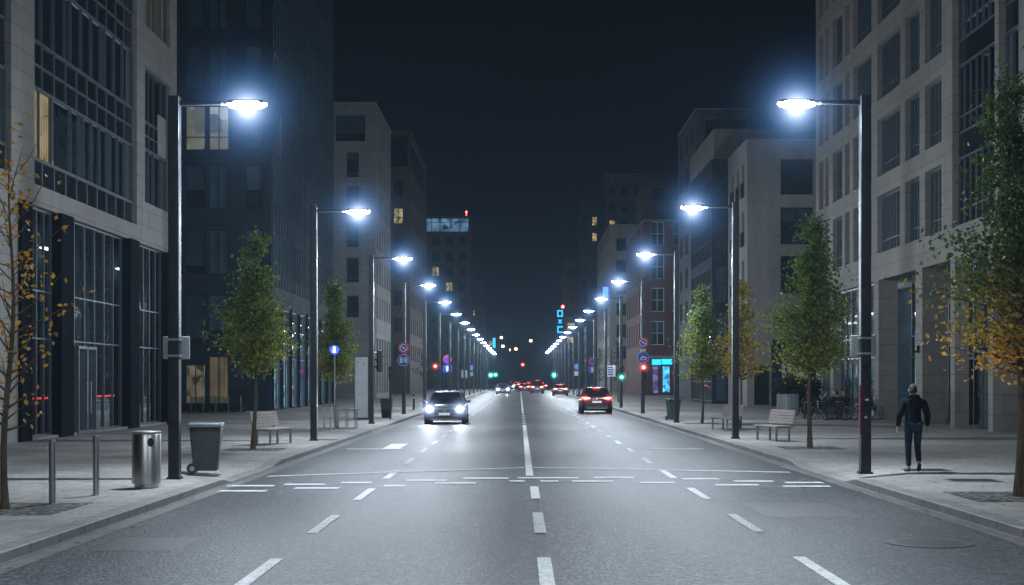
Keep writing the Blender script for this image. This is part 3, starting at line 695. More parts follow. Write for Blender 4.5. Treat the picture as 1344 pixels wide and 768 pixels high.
# brick house
B = far_block('red_brick_house', 'red brick house with white sash windows and cyan-lit shop front', 1, 15., 171.8, 200., 16, 21.2, 'red_brick', 5, 4, (), 6.2, 4.0, 2.9, fm='frame_white', wf=.62)
mb = MB(); B.bx(mb, 'front', .3, 5.5, 4.6, 4.9, .01, .25); mb.build('cornice', M['concrete'], B.root)
each('shop_sign', M['neon_cyan'], B.root, [one(B.bx, 'front', 1.0, 2.05, 3.8, 4.45, .01, .2), one(B.bx, 'front', 2.15, 3.4, 3.85, 4.5, .01, .2)])
mb = MB(); B.bx(mb, 'front', 2.3, 3.1, .5, 3.6, .01, .12); mb.build('lit_poster', lit_room('blue_lit_poster', (.08, .5, 1.), 2.4, 1), B.root)
mb = MB(); B.bx(mb, 'front', 1.1, 1.7, .4, 3.6, .01, .12); mb.build('shop_window', lit_room('violet_shop_window', (.35, .32, .8), .8, 1), B.root)
mb = MB(); B.bx(mb, 'front', 3.8, 4.1, 2., 2.9, .01, .2); mb.build('pink_sign', M['neon_pink'], B.root)
B = far_block('brick_attic_block', 'taller brown-red block rising behind the red brick house', 1, 17.6, 201., 215., 20, 29.5, 'brown', 4, 7, (), 5, 3.7, 2.)
B = far_block('long_grey_building', 'grey street-front building with small orange shop light before the dark tower', 1, 15., 237., 275., 16, 27.8, 'grey_far', 4, 6, (9,), 5.5, 3.6, 2.1)
mb = MB(); B.bx(mb, 'front', 2.9, 4.6, 2.7, 4., .01, .3); mb.build('shop_sign', M['neon_orange'], B.root)
mb = MB(); mb.box(-1., -.1, 2., 2.3, 15.3, 17.6); hs = mb.build('hanging_sign', M['neon_blue'], B.root)
far_block('dark_tower', 'tallest dark tower on the right with one yellow window by its edge', 1, 19., 317., 345., 24, 47.8, 'tower_clad', 5, 11, (40, 22, 11), 5, 3.8, 2.2)
far_block('dark_annex_tower', 'black block with yellow windows standing just beyond the tallest dark tower', 1, 14.5, 351., 372., 8, 45.7, 'tower_clad', 3, 10, (28, 29, 25), 5, 3.9, 2.2)
far_block('beige_tower', 'beige tower with a few lit windows at the end of the right row', 1, 12.6, 420., 440., 16, 38., 'grey_far', 3, 8, (22, 13, 6, 9), 5, 3.9, 2.2)
far_block('low_end_building', 'low dark building behind the cyan vertical sign', 1, 11.2, 470., 500., 16, 27., 'tower_clad', 4, 5, (6,), 5, 3.9, 2.2)
# vertical neon sign
s = thing('neon_sign', 'tall vertical sign with glowing cyan characters and red light on top', 'sign', (11.6, 408, .12))
mb = MB(); mb.box(-1.15, 1.15, 0, .5, 15, 22.3); mb.build('sign_board', M['black'], s)
mb = MB(); mb.tube([(0, .25, 0), (0, .25, 15)], .25); mb.build('pole', M['pole'], s)
for k, z0 in enumerate((15.4, 17.7, 20.)):
    mb = MB()
    if k == 1: mb.box(-.7, .7, -.12, -.02, -.15, .15, M=Matrix.Translation((0, 0, z0 + .95)) @ Matrix.Rotation(R(50), 4, 'Y')); mb.box(-.7, .7, -.16, -.13, -.15, .15, M=Matrix.Translation((0, 0, z0 + .95)) @ Matrix.Rotation(R(-50), 4, 'Y'))
    else:
        mb.box(-.8, -.45, -.12, -.02, z0, z0 + 1.9); mb.box(-.45, .8, -.12, -.02, z0, z0 + .35); mb.box(-.45, .8, -.12, -.02, z0 + 1.55, z0 + 1.9)
        if k: mb.box(.45, .8, -.12, -.02, z0 + .35, z0 + 1.55)
    mb.build('character', M['neon_cyan'], s)
mb = MB(); mb.ell((.8, .25, 22.9), (.45, .45, .45)); mb.build('beacon_light', M['sig_red'], s)
# houses on the far hill
hs0 = None
for k, (x, yy, zz, lb) in enumerate(((-10, 778, 27, 'tiny lit house highest on the far hillside'), (-9, 765, 22, 'tiny lit house just below the highest one on the far hillside'), (-4.7, 765, 20, 'tiny lit house in the middle of the far hillside'), (-2, 764, 20.5, 'tiny dim house beside the middle one on the far hillside'), (6, 768, 25, 'tiny lit house alone near the neon sign on the far hillside'))):
    if hs0 is None:
        s = hs0 = thing('hillside_house', lb, 'house', (x, yy, zz - 3), 0, 'houses on the far hillside')
        mb = MB(); mb.box(-3, 3, 0, 6, -5, 3); mb.build('wall', M['grey_far'], s)
        mb = MB(); mb.add([(-3.3, -.3, 3), (3.3, -.3, 3), (3.3, 6.3, 3), (-3.3, 6.3, 3), (-3.3, 3, 5), (3.3, 3, 5)], [(0, 1, 5, 4), (2, 3, 4, 5), (0, 4, 3), (1, 2, 5)]); mb.build('roof', M['roof'], s)
        mb = MB(); mb.box(-.7, .7, -.1, -.02, .6, 1.8); mb.build('window', M['star_warm'], s)
    else: dup(hs0, lb, (x, yy, zz - 3))

# ------------------------------------------------------------------ street lamps
LP = 1000.; SP = 2000.
lamp_col = (.76, .88, 1.)
def make_lamp(x, Y, label):
    r = thing('street_lamp', label, 'street lamp', (x, Y, .12), 0, 'street lamps along both kerbs')
    # built for the left kerb: the arm points to +x
    mb = MB(); mb.box(-.1, .1, -.1, .1, 0, 7.28); mb.build('pole', M['pole'], r, bevel=.012)
    mb = MB(); mb.box(-.13, .13, -.13, .13, 0, .02)
    for a in (-1, 1):
        for b in (-1, 1): mb.lathe([(.015, .02), (.015, .045)], 6, (a * .112, b * .112, 0))
    mb.build('base_plate', M['pole'], r)
    mb = MB(); mb.box(-.05, .05, -.106, -.1, .55, .95); d = mb.build('access_door', M['pole'], r)
    mb = MB(); mb.pts8([(.1, -.05, 7.1), (.9, -.035, 7.12), (.1, .05, 7.1), (.9, .035, 7.12), (.1, -.05, 7.2), (.9, -.035, 7.185), (.1, .05, 7.2), (.9, .035, 7.185)]); mb.build('arm', M['pole'], r, bevel=.008)
    mb = MB(); mb.tube([(.86, 0, 7.15), (1.0, 0, 7.15)], .045, 10); h = mb.build('joint', M['galv'], r)
    mb = MB()
    ring = [(.0, .07), (.05, .12), (.2, .15), (.5, .15), (.66, .12), (.72, .05)]
    outl = [(.97 + a, b) for a, b in ring] + [(.97 + a, -b) for a, b in ring[::-1]]
    n = len(outl); zt, zb = 7.2, 7.135
    mb.add([(a, b, zb) for a, b in outl] + [(1.33 + (a - 1.33) * .92, b * .85, zt) for a, b in outl], [tuple(range(n))[::-1], tuple(range(n, 2 * n))] + [(i, (i + 1) % n, n + (i + 1) % n, n + i) for i in range(n)])
    hd = mb.build('lamp_head', M['pole'], r)
    mb = MB(); mb.ell((1.335, 0, 7.128), (.375, .175, .1), 24, 10, -90, 20); mb.build('diffuser', M['lens_white'], hd, smooth=True)
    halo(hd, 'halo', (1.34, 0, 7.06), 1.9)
    L = bpy.data.lights.new('lamp_light', 'POINT'); L.energy = LP; L.color = lamp_col; L.shadow_soft_size = .06
    lo = bpy.data.objects.new('lamp_light', L); col.objects.link(lo); lo.parent = r; lo.location = (1.34, 0, 6.9)
    L = bpy.data.lights.new('lamp_beam', 'SPOT'); L.energy = SP; L.color = lamp_col; L.shadow_soft_size = .08; L.spot_size = R(140); L.spot_blend = 1.
    lo = bpy.data.objects.new('lamp_beam', L); col.objects.link(lo); lo.parent = r; lo.location = (1.34, 0, 6.9)
    return r
ordn = 'first second third fourth fifth sixth seventh eighth ninth tenth eleventh twelfth thirteenth fourteenth fifteenth sixteenth'.split()
extra_l = {0: ', by the wheelie bin', 1: ', before the tree with the blue round sign', 2: ', by the grey pylon', 3: ', carrying two round signs'}
extra_r = {0: ', by the walking man', 1: ', beside the slatted bench', 2: ', in front of the green bin', 3: ', with red signal and round signs', 4: ', with green signal'}
lamp0 = None; NL = 16
for k in range(-1, NL):
    for side in (-1, 1):
        x = (-6.38 if k == 0 else -6.22) if side < 0 else 6.75; Y = (26.3 if side < 0 else 27.8) + 16.7 * k
        lb = f"{ordn[max(k, 0)]} dark street lamp along the {'left' if side < 0 else 'right'} kerb" + (extra_l if side < 0 else extra_r).get(k, ', counted from the camera')
        if k < 0: lb = f"street lamp on the {'left' if side < 0 else 'right'} kerb {'just out of view, level with' if k == -1 else 'behind'} the camera's spot"
        if lamp0 is None: lamp0 = make_lamp(x, Y, lb); o = lamp0
        else: o = dup(lamp0, lb, (x, Y, .12), 0 if side < 0 else math.pi)
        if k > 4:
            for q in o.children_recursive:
                if q.name.startswith('painted_bloom'): q.scale = (1.15, 1.15, 1.15)
        o.scale = (1, 1, .972 if side < 0 else 1.015)
# panels on the first lamp posts
def post_panel(x, Y, z, label):
    s = thing('blank_sign', label, 'sign', (x, Y, z))
    mb = MB(); mb.box(-.25, .25, .115, .15, -.21, .21); mb.build('plate', M['sign_back'], s, bevel=.01)
    for zz in (-.15, .15): mb = MB(); mb.box(-.115, .115, -.112, .115, zz - .02, zz + .02); mb.build('clamp', M['galv'], s)
    for a in (-.2, .2):
        for b in (-.16, .16): mb = MB(); mb.lathe([(.014, 0), (.012, .01)], 8, (a, .113, b), Matrix.Rotation(R(90), 4, 'X')); mb.build('bolt', M['galv'], s)
post_panel(-6.38, 26.3, 2.55, 'blank grey metal sign panel seen from behind on the post by the wheelie bin')
post_panel(6.75, 27.8, 2.62, 'blank grey metal sign panel seen from behind on the post by the walking man')
s = thing('pink_streak', 'thin glowing pink streak down the edge of the post beside the walking man', 'streak', (6.645, 27.75, .9)); mb = MB(); mb.box(-.006, -.002, -.05, .05, 0, .95); mb.build('strip', glow('pink_streak_glow', (1, .12, .4), .13), s)  # pink reflection on the post edge, painted in as glow
s.name = 'pink_streak'
s = thing('sticker', 'small white torn sticker on the post beside the walking man', 'sticker', (6.77, 27.695, 1.55)); mb = MB(); mb.box(-.04, .03, -.003, -.001, 0, .035); mb.build('paper', M['sign_white'], s)
s = thing('sticker', 'small grey torn sticker low on the post beside the walking man', 'sticker', (6.74, 27.695, 1.2)); mb = MB(); mb.box(-.03, .03, -.003, -.001, 0, .05); mb.build('paper', M['sign_back'], s)

# ------------------------------------------------------------------ trees
def make_tree(name, label, x, Y, h0, h1, rad, nb, nl, leaf, lmat, trunk_r=.06, lean=(0, 0), seed=1, cat='tree', prof=None, zb=.12):
    rnd = random.Random(seed)
    r = thing(name, label, cat, (x, Y, zb))
    def axis(z): t = z / h1; return Vector((lean[0] * t + .04 * math.sin(z * 1.7 + seed), lean[1] * t + .04 * math.cos(z * 1.3 + seed), z))
    mb = MB(); ps = [axis(h1 * i / 12) for i in range(13)]; ps[0].z = -.05
    rs = [trunk_r * (1.35 if i == 0 else 1.) * (1 - .85 * (i / 12) ** 1.1) for i in range(13)]
    mb.tube(ps, rs, 8)
    cr = MB()
    prof = prof or (lambda t: (.62 + .38 * min(1, t / .16)) * (1 - .93 * max(0, (t - .16) / .84) ** .72))
    for i in range(nb):
        t = ((i + rnd.random()) / nb) ** 1.15; z = h0 + (h1 - h0) * t
        az = i * 2.39996 + rnd.uniform(-.5, .5); el = R(rnd.uniform(5, 50)) + t * .5
        ln = rad * prof(t) * rnd.uniform(.45, 1.28)
        d = Vector((math.cos(az) * math.cos(el), math.sin(az) * math.cos(el), math.sin(el)))
        p0 = axis(z - .1); p1 = p0 + d * ln * .6 + Vector((0, 0, -.03)); p2 = p0 + d * ln + Vector((0, 0, rnd.uniform(-.12, .12) * ln))
        mb.tube([p0, p1, p2], [max(.006, .022 * (1 - t)), .009, .003], 4, cap=False)
        m = max(2, int(nl * (.35 + .65 * ln / rad)))
        for q in range(m):
            w = rnd.uniform(.28, 1.06); c = p0.lerp(p2, w)
            sp = .05 + .11 * rad * (.5 + w * .5)
            c = c + Vector((rnd.gauss(0, sp), rnd.gauss(0, sp), rnd.gauss(0, sp * .9)))
            if noise.noise(c * 1.9 + Vector((seed * 9.1, 0, 0))) < -.2: continue
            n = Vector((rnd.gauss(0, 1), rnd.gauss(0, 1), rnd.gauss(.5, .8))).normalized(); a = n.orthogonal().normalized()
            a = Matrix.Rotation(rnd.uniform(0, 6.28), 3, n) @ a; b = n.cross(a); s_ = leaf * rnd.uniform(.6, 1.25)
            cr.add([c - a * s_ * .55, c + b * s_ * .36 + n * s_ * .12, c + a * s_ * .6, c - b * s_ * .36 + n * s_ * .1], [(0, 1, 2, 3)])
    mb.build('trunk', M['bark'], r, smooth=True); cr.build('crown', M[lmat], r)
    return r
make_tree('street_tree', 'sparse young tree with scattered orange leaves before the stone office lobby', -7.3, 20.2, 1.2, 4.9, 1.0, 50, 17, .085, 'leaf_orange', .055, (.1, 0), 3, prof=lambda t: .5 + .5 * math.sin(min(1, t * 1.5) * 2.4))
make_tree('street_tree', 'small green-yellow tree beside the slatted bench near the wheelie bin', -7.0, 37.5, 2.05, 5.55, 1.22, 170, 95, .09, 'leaf_green', .06, (.02, 0), 5)
make_tree('street_tree', 'small green tree by the bicycle rack with the blue round sign in its leaves', -7.0, 54., 1.95, 5.5, 1.08, 150, 85, .095, 'leaf_green', .055, (0, 0), 8)
make_tree('street_tree', 'large leafy tree, green above and orange below, at the right edge of the picture', 7.85, 22.3, 2.0, 6.4, 1.4, 190, 78, .085, 'leaf_two', .07, (-.05, 0), 12, prof=lambda t: (.7 + .3 * min(1, t / .12)) * (1 - .68 * max(0, (t - .2) / .8) ** .7))
make_tree('street_tree', 'green tree with slightly leaning trunk beside the slatted bench, before the seated people', 7.8, 38.4, 2.05, 6.1, 1.45, 190, 105, .09, 'leaf_green', .065, (.18, 0), 21)
make_tree('street_tree', 'thin yellow-leaved tree standing behind the second lamp post on the right', 8.28, 53.4, 1.95, 5.6, 1.2, 120, 60, .095, 'leaf_yellow', .055, (.05, 0), 31)
make_tree('street_tree', 'dark green tree with rounded crown between the green bin and the yellow-leaved tree', 7.7, 60., 1.9, 5.7, 1.2, 160, 85, .095, 'leaf_green', .055, (0, 0), 44)
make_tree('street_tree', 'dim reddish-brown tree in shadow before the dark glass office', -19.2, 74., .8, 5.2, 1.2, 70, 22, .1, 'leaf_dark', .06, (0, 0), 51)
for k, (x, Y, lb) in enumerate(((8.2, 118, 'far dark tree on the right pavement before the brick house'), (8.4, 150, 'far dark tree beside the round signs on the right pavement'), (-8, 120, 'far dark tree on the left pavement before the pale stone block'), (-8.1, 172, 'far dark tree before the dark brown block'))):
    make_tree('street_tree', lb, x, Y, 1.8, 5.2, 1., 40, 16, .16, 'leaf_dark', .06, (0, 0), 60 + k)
for x, Y, w_ in ((-7.3, 20.2, .95), (-7.0, 37.5, .75), (-7., 54., .75), (7.85, 22.3, .95), (7.85, 38.4, .8), (8.28, 53.4, .75), (7.7, 60., .75)):
    mb = MB(); mb.box(x - w_, x + w_, Y - w_, Y + w_, .1, .126); mb.build('tree_pit_paving', M['cobble'], kind='structure')

rn = random.Random(99); fl = MB()
for x, Y, n_, sp_ in ((-7.3, 20.2, 90, 1.1), (-7., 37.5, 110, 1.3), (-7., 54., 60, 1.3), (7.85, 22.3, 200, 1.5), (7.85, 38.4, 120, 1.4), (8.28, 53.4, 110, 1.4)):
    for i in range(n_):
        px_, py_ = x + rn.gauss(0, sp_), Y + rn.gauss(0, sp_ * 1.6)
        if i % 4 == 0: px_ = (KL + rn.uniform(.03, .3)) if x < 0 else (KR - rn.uniform(.03, .3)); py_ = Y + rn.gauss(0, 4)
        on = KL - .3 < px_ < KR + .3
        if on and not (KL + .02 < px_ < KR - .02): continue
        a = rn.uniform(0, 6.28); s_ = rn.uniform(.03, .055); zz = (.012 if on else .134)
        q = [(px_ + math.cos(a + k * 1.57) * s_ * (1 if k % 2 == 0 else .6), py_ + math.sin(a + k * 1.57) * s_ * (1 if k % 2 == 0 else .6), zz + rn.uniform(0, .012)) for k in range(4)]
        fl.add(q, [(0, 1, 2, 3)])
fl.build('fallen_leaves', leaf_mat('fallen_leaf', [(.2, (.12, .08, .03)), (.5, (.34, .2, .04)), (.8, (.46, .3, .06))], 0, 4, .01), kind='stuff')
# ------------------------------------------------------------------ street furniture
def bollard(x, Y, label):
    s = thing('bollard', label, 'bollard', (x, Y, .12), 0, 'steel bollards'); mb = MB(); mb.lathe([(.05, 0), (.05, .9), (.047, .945), (.02, .955)], 20); mb.build('post', M['steel'], s, smooth=True)
    mb = MB(); mb.lathe([(.075, .0), (.075, .008), (.05, .012)], 20); mb.build('foot_ring', M['galv'], s)
    return s
b0 = bollard(-6.9, 21., 'slim steel bollard nearest the orange-leaved tree')
dup(b0, 'slim steel bollard between the other steel one and the round steel bin', (-6.73, 22.6, .12))
# round stainless bin
s = thing('litter_bin', 'round brushed-steel litter bin standing by the first lamp post', 'litter bin', (-6.35, 24.2, .12))
mb = MB(); mb.lathe([(.205, 0), (.205, .07), (.24, .075), (.24, .9), (.23, .92)], 40); mb.build('body', M['steel'], s, smooth=True)
mb = MB(); mb.lathe([(.235, .921), (.245, .93), (.245, .955), (.235, .965), (.02, .975)], 40); mb.build('lid', M['galv'], s, smooth=True)
A_ = R(-58); Mo = Matrix.Rotation(A_, 4, 'Z') @ Matrix.Translation((.228, 0, .78)) @ Matrix.Rotation(R(90), 4, 'Y')
mb = MB(); mb.ell((0, 0, 0), (.085, .06, .03), 20, 6, M=Mo); op = mb.build('opening', M['black'], s, smooth=True)
# wheelie bins
def wheelie(x, Y, rz, label, m1, m2):
    s = thing('wheelie_bin', label, 'wheelie bin', (x, Y, .12), rz)
    mb = MB()
    mb.pts8([(-.21, -.24, .05), (.21, -.24, .05), (-.21, .22, .05), (.21, .22, .05), (-.275, -.31, .9), (.275, -.31, .9), (-.275, .3, .9), (.275, .3, .9)]); mb.build('body', M[m1], s, bevel=.03)
    mb = MB(); mb.box(-.295, .295, -.335, .33, .9, .94); mb.build('rim', M[m2], s, bevel=.012)
    mb = MB(); mb.pts8([(-.3, -.35, .942), (.3, -.35, .942), (-.3, .34, .942), (.3, .34, .942), (-.25, -.3, 1.0), (.25, -.3, 1.0), (-.27, .3, 1.01), (.27, .3, 1.01)]); l = mb.build('lid', M[m2], s, bevel=.02)
    mb = MB(); mb.tube([(-.24, .4, .94), (.24, .4, .94)], .018)
    for a in (-.2, 0, .2): mb.box(a - .02, a + .02, .31, .4, .925, .955)
    mb.build('handle', M[m2], s)
    for a in (-.25, .25):
        mb = MB(); mb.lathe([(.04, -.03), (.1, -.03), (.105, 0), (.1, .03), (.04, .03)], 20, (a, .24, .1), Matrix.Rotation(R(90), 4, 'Y')); w_ = mb.build('wheel', M['rubber'], s, smooth=True)
        mb = MB(); mb.lathe([(.035, -.036), (.05, -.034), (.05, .034), (.035, .036)], 12, (a, .24, .1), Matrix.Rotation(R(90), 4, 'Y')); mb.build('hub', M['galv'], w_)
    mb = MB()
    for a in (-.16, -.08, 0, .08, .16): mb.box(a - .012, a + .012, -.312, -.296, .35, .86, M=Matrix.Translation((0, .03, 0)) @ Matrix.Rotation(R(-4.7), 4, 'X') @ Matrix.Translation((0, .03, 0)))
    mb.build('rib', M[m1], s)
wheelie(-6.2, 28.1, R(97), 'grey wheelie bin with closed lid standing just past the first lamp post', 'bin_grey', 'bin_lid')
wheelie(6.95, 64.4, R(10), 'dark green wheelie bin behind the third lamp post on the right', 'bin_green', 'bin_green')
# tapered litter bin on left
s = thing('litter_bin', 'dark square tapered litter bin beside the pedestrian signal post', 'litter bin', (-6.5, 69.5, .12))
mb = MB(); mb.pts8([(-.22, -.22, 0), (.22, -.22, 0), (-.22, .22, 0), (.22, .22, 0), (-.29, -.29, .88), (.29, -.29, .88), (-.29, .29, .88), (.29, .29, .88)]); mb.build('body', M['bin_grey'], s, bevel=.02)
mb = MB(); mb.box(-.31, .31, -.31, .31, .88, .93); mb.build('rim', M['black'], s, bevel=.01)
# benches: the seat runs along local x, back on the +y side
def bench(x, Y, rz, label):
    s = thing('bench', label, 'bench', (x, Y, .12), rz, 'slatted benches')
    st = MB(); bk = MB()
    for i in range(5): st.box(-.8, .8, -.25 + i * .105, -.16 + i * .105, .43, .465)
    for i in range(5):
        a = .27 + i * .018; zz = .52 + i * .085; bk.box(-.8, .8, a, a + .03, zz, zz + .07)
    st.build('seat', M['wood'], s); bk.build('backrest', M['wood'], s)
    for a in (-.62, .62):
        mb = MB(); mb.box(a - .025, a + .025, -.22, -.17, 0, .425); mb.build('leg', M['galv'], s)
        mb = MB(); mb.box(a - .025, a + .025, .2, .25, 0, .425); mb.build('leg', M['galv'], s)
        mb = MB(); mb.box(a - .022, a + .022, -.23, .27, .395, .428); mb.pts8([(a - .022, .3, .4), (a + .022, .3, .4), (a - .022, .34, .4), (a + .022, .34, .4), (a - .022, .385, .95), (a + .022, .385, .95), (a - .022, .415, .95), (a + .022, .415, .95)]); mb.build('side_frame', M['galv'], s)
    return s
bh0 = bench(7.65, 43.0, R(-73), 'slatted wooden bench with steel legs beside the leaning tree')
dup(bh0, 'farther slatted bench beside the yellow-leaved tree', (7.5, 52.0, .12), R(-73))
dup(bh0, 'slatted wooden bench beside the green-yellow tree near the wheelie bin', (-7.0, 40.6, .12), R(72))
# bicycle rack with twin posts
s = thing('bicycle_rack', 'low tubular bicycle rack of bent hoops under the tree with blue sign', 'bicycle rack', (-6.5, 53.5, .12))
for k in range(3):
    mb = MB(); xx = -.35 + k * .35; mb.tube([(xx, -.3, 0), (xx, -.3, .62), (xx, -.2, .75), (xx, .2, .75), (xx, .3, .62), (xx, .3, 0)], .02, 8); mb.build('hoop', M['galv'], s, smooth=True)
mb = MB(); mb.tube([(-.45, 0, .74), (.5, 0, .74)], .02); mb.build('rail', M['galv'], s)
for x, lb in ((-7.12, 'left of two thin grey posts before the bicycle rack'), (-6.88, 'right of two thin grey posts before the bicycle rack')):
    s = thing('marker_post', lb, 'post', (x, 51.8, .12), 0, 'grey posts by the rack'); mb = MB(); mb.box(-.035, .035, -.035, .035, 0, .86); mb.build('post', M['galv'], s)
    mb = MB(); mb.box(-.04, .04, -.04, .04, .862, .89); mb.build('cap', M['black'], s)
s = thing('steel_post', 'short dark post at the left kerb ahead of the oncoming car', 'post', (-6.55, 88, .12)); mb = MB(); mb.lathe([(.07, 0), (.07, .9), (.03, .95)], 12); mb.build('post', M['pole'], s)
mb = MB(); mb.lathe([(.074, .7), (.074, .8)], 12); mb.build('reflective_band', M['sign_white'], s)
# grey advertising pylon
s = thing('advertising_pylon', 'tall pale grey advertising pylon behind the third lamp post', 'pylon', (-7.3, 65.7, .12))
mb = MB(); mb.box(-.3, .3, -.08, .08, .1, 2.9); mb.build('panel', pm('pale_pylon', (.3, .315, .33), .4, 0, .08), s)
mb = MB(); mb.box(-.34, -.302, -.1, .1, 0, 2.94); mb.box(.302, .34, -.1, .1, 0, 2.94); mb.box(-.302, .302, -.1, .1, 0, .098); mb.box(-.302, .302, -.1, .1, 2.902, 2.94); mb.build('frame', M['frame_dark'], s)
# cover plates
for yy, lb in ((28.9, 'dark iron cover plate in the pavement, the farther of two beside the walker'), (25.9, 'dark iron cover plate in the pavement, the nearer of two before the walker')):
    s = thing('cover_plate', lb, 'cover plate', (8.25, yy, .122), 0, 'iron cover plates'); mb = MB(); mb.box(-.42, .42, -.32, .32, 0, .006); mb.build('plate', M['iron'], s)
    mb = MB(); mb.box(-.45, -.425, -.35, .35, 0, .008); mb.box(.425, .45, -.35, .35, 0, .008); mb.box(-.425, .425, -.35, -.325, 0, .008); mb.box(-.425, .425, .325, .35, 0, .008); mb.build('frame', M['galv'], s)
s = thing('manhole_cover', 'round iron manhole cover in the near right lane of the road', 'manhole cover', (4.9, 17.0, .004))
mb = MB(); mb.lathe([(.4, 0), (.4, .008), (.36, .01)], 40); mb.build('lid', M['iron'], s)
mb = MB(); mb.lathe([(.52, 0), (.52, .006), (.42, .007)], 40); mb.build('collar', M['asphalt_patch'], s)
s = thing('cover_plate', 'dark cover plate behind the slatted bench near the wheelie bin', 'cover plate', (-5.95, 43.6, .122), 0, 'iron cover plates'); mb = MB(); mb.box(-.4, .4, -.3, .3, 0, .006); mb.build('plate', M['iron'], s)
# planter
s = thing('planter', 'round ribbed zinc planter with bushy green plant by the seated people', 'planter', (13.95, 74., .12))
mb = MB(); n = 48; prof = [(.46, 0), (.52, .05), (.54, 1.1), (.5, 1.13)]
for i in range(3): pass
vs = []
for k in range(n):
    f = 1 + .03 * (k % 2)
mb.lathe(prof, 24)
mb.build('pot', M['planter'], s)
mb = MB()
for k in range(24): t_ = 2 * math.pi * k / 24; mb.box(-.02, .02, .53, .565, .04, 1.08, M=Matrix.Rotation(t_, 4, 'Z'))
mb.build('ribs_grille', M['planter'], s)
cr = MB(); rn = random.Random(5)
for i in range(900):
    c = Vector((rn.gauss(0, .32), rn.gauss(0, .32), 1.15 + abs(rn.gauss(0, .45)))); nn = Vector((rn.gauss(0, 1), rn.gauss(0, 1), rn.gauss(.3, 1))).normalized(); a = nn.orthogonal().normalized(); b = nn.cross(a)
    cr.add([c - a * .09, c + b * .05, c + a * .1, c - b * .05], [(0, 1, 2, 3)])
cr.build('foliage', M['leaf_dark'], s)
def hedge(name, label, x, Y, lx, ly, h, n, seed):
    s = thing(name, label, 'hedge', (x, Y, .12)); rn = random.Random(seed); cr = MB()
    for i in range(n):
        c = Vector((rn.uniform(-lx, lx), rn.uniform(-ly, ly), rn.random() ** .7 * h * (.8 + .3 * noise.noise(Vector((i * .01, seed, 0)))))); nn = Vector((rn.gauss(0, 1), rn.gauss(0, 1), rn.gauss(.3, 1))).normalized(); a = nn.orthogonal().normalized(); b = nn.cross(a)
        cr.add([c - a * .1, c + b * .06, c + a * .11, c - b * .06], [(0, 1, 2, 3)])
    cr.build('foliage', M['leaf_dark'], s); mb = MB()
    for i in range(5): mb.tube([(-lx * .8 + lx * .4 * i, 0, -.02), (-lx * .8 + lx * .4 * i + .05, .03, h * .7)], .02, 5)
    mb.build('stem', M['bark'], s)
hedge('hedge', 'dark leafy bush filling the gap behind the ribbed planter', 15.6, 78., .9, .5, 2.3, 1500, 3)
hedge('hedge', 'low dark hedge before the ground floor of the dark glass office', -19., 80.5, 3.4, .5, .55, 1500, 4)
# low glass balustrade in front of dark office
s = thing('balustrade', 'low glass balustrade with steel posts at the corner of the dark glass office', 'railing', (-17., 79.6, .12))
for k in range(5):
    mb = MB(); mb.box(-.025, .025, -.025, .025, 0, .95, M=Matrix.Translation((-1.4 + k * .7, 0, 0))); mb.build('post', M['steel'], s)
mb = MB(); mb.box(-1.4, 1.4, -.006, .006, .12, .9); mb.build('glass_panel', M['pane_clear'], s)

# ------------------------------------------------------------------ signs and signals
def disc(mb, r, y0, y1, z=0, n=28, r0=0):
    mb.lathe([(r, 0), (r, y1 - y0)], n, (0, y1, z), Matrix.Rotation(R(90), 4, 'X'))
def parking_sign(x, Y, z, label):
    s = thing('round_sign', label, 'road sign', (x, Y, z), 0, 'red and blue round parking signs')
    mb = MB(); disc(mb, .3, 0, .012); mb.build('plate', M['sign_red'], s)
    mb = MB(); disc(mb, .205, -.006, -.001); mb.build('inner_ring', M['sign_white'], s)
    mb = MB(); disc(mb, .165, -.012, -.007); mb.build('blue_field', M['sign_blue'], s)
    mb = MB(); mb.box(-.16, .16, -.016, -.013, -.022, .022, M=Matrix.Rotation(R(35), 4, 'Y')); mb.lathe([(.05, 0), (.05, .003)], 12, (0, -.0165, 0), Matrix.Rotation(R(90), 4, 'X')); mb.build('emblem', M['sign_white'], s)
    return s
def blue_sign(x, Y, z, label, arrow='up'):
    s = thing('round_sign', label, 'road sign', (x, Y, z), 0, 'blue round signs')
    mb = MB(); disc(mb, .32, 0, .012); mb.build('plate', M['sign_white'], s)
    mb = MB(); disc(mb, .3, -.006, -.001); mb.build('blue_field', M['sign_blue'], s)
    mb = MB()
    if arrow == 'chevron':
        mb.box(-.2, .02, -.012, -.007, -.035, .035, M=Matrix.Translation((0, 0, .06)) @ Matrix.Rotation(R(-38), 4, 'Y')); mb.box(-.02, .22, -.0165, -.0125, -.035, .035, M=Matrix.Translation((0, 0, .06)) @ Matrix.Rotation(R(28), 4, 'Y')); mb.box(-.18, .18, -.012, -.007, -.13, -.09)
    else:
        for a in (-.14, .14): mb.box(a - .05, a + .05, -.012, -.007, -.15, .15)
        for q in (-.1, -.03, .04, .11): mb.box(-.2, .2, -.0165, -.0125, q - .012, q + .012, 0)
    mb.build('emblem', M['sign_white'], s)
    return s
parking_sign(-6.22, 76.25, 3.68, 'red-rimmed round sign with blue centre on the fourth lamp post at left')
blue_sign(-6.22, 76.25, 3.02, 'blue round sign with white bars under the red-rimmed one at left', 'bars')
parking_sign(6.75, 77.75, 4.0, 'red-rimmed round sign with blue centre above the red signal at right')
blue_sign(6.75, 77.75, 3.18, 'blue round sign with white chevron above the red signal at right', 'chevron')
s = thing('small_plate', 'small white plate between the two round signs above the red signal', 'sign', (6.75, 77.76, 3.59)); mb = MB(); mb.box(-.15, .15, 0, .01, -.07, .07); mb.build('plate', M['sign_white'], s)
mb = MB()
for k, w_ in enumerate((.09, .06)): mb.box(-w_, w_, -.004, -.001, .012 - k * .045, .028 - k * .045)
mb.build('lettering', M['black'], s)
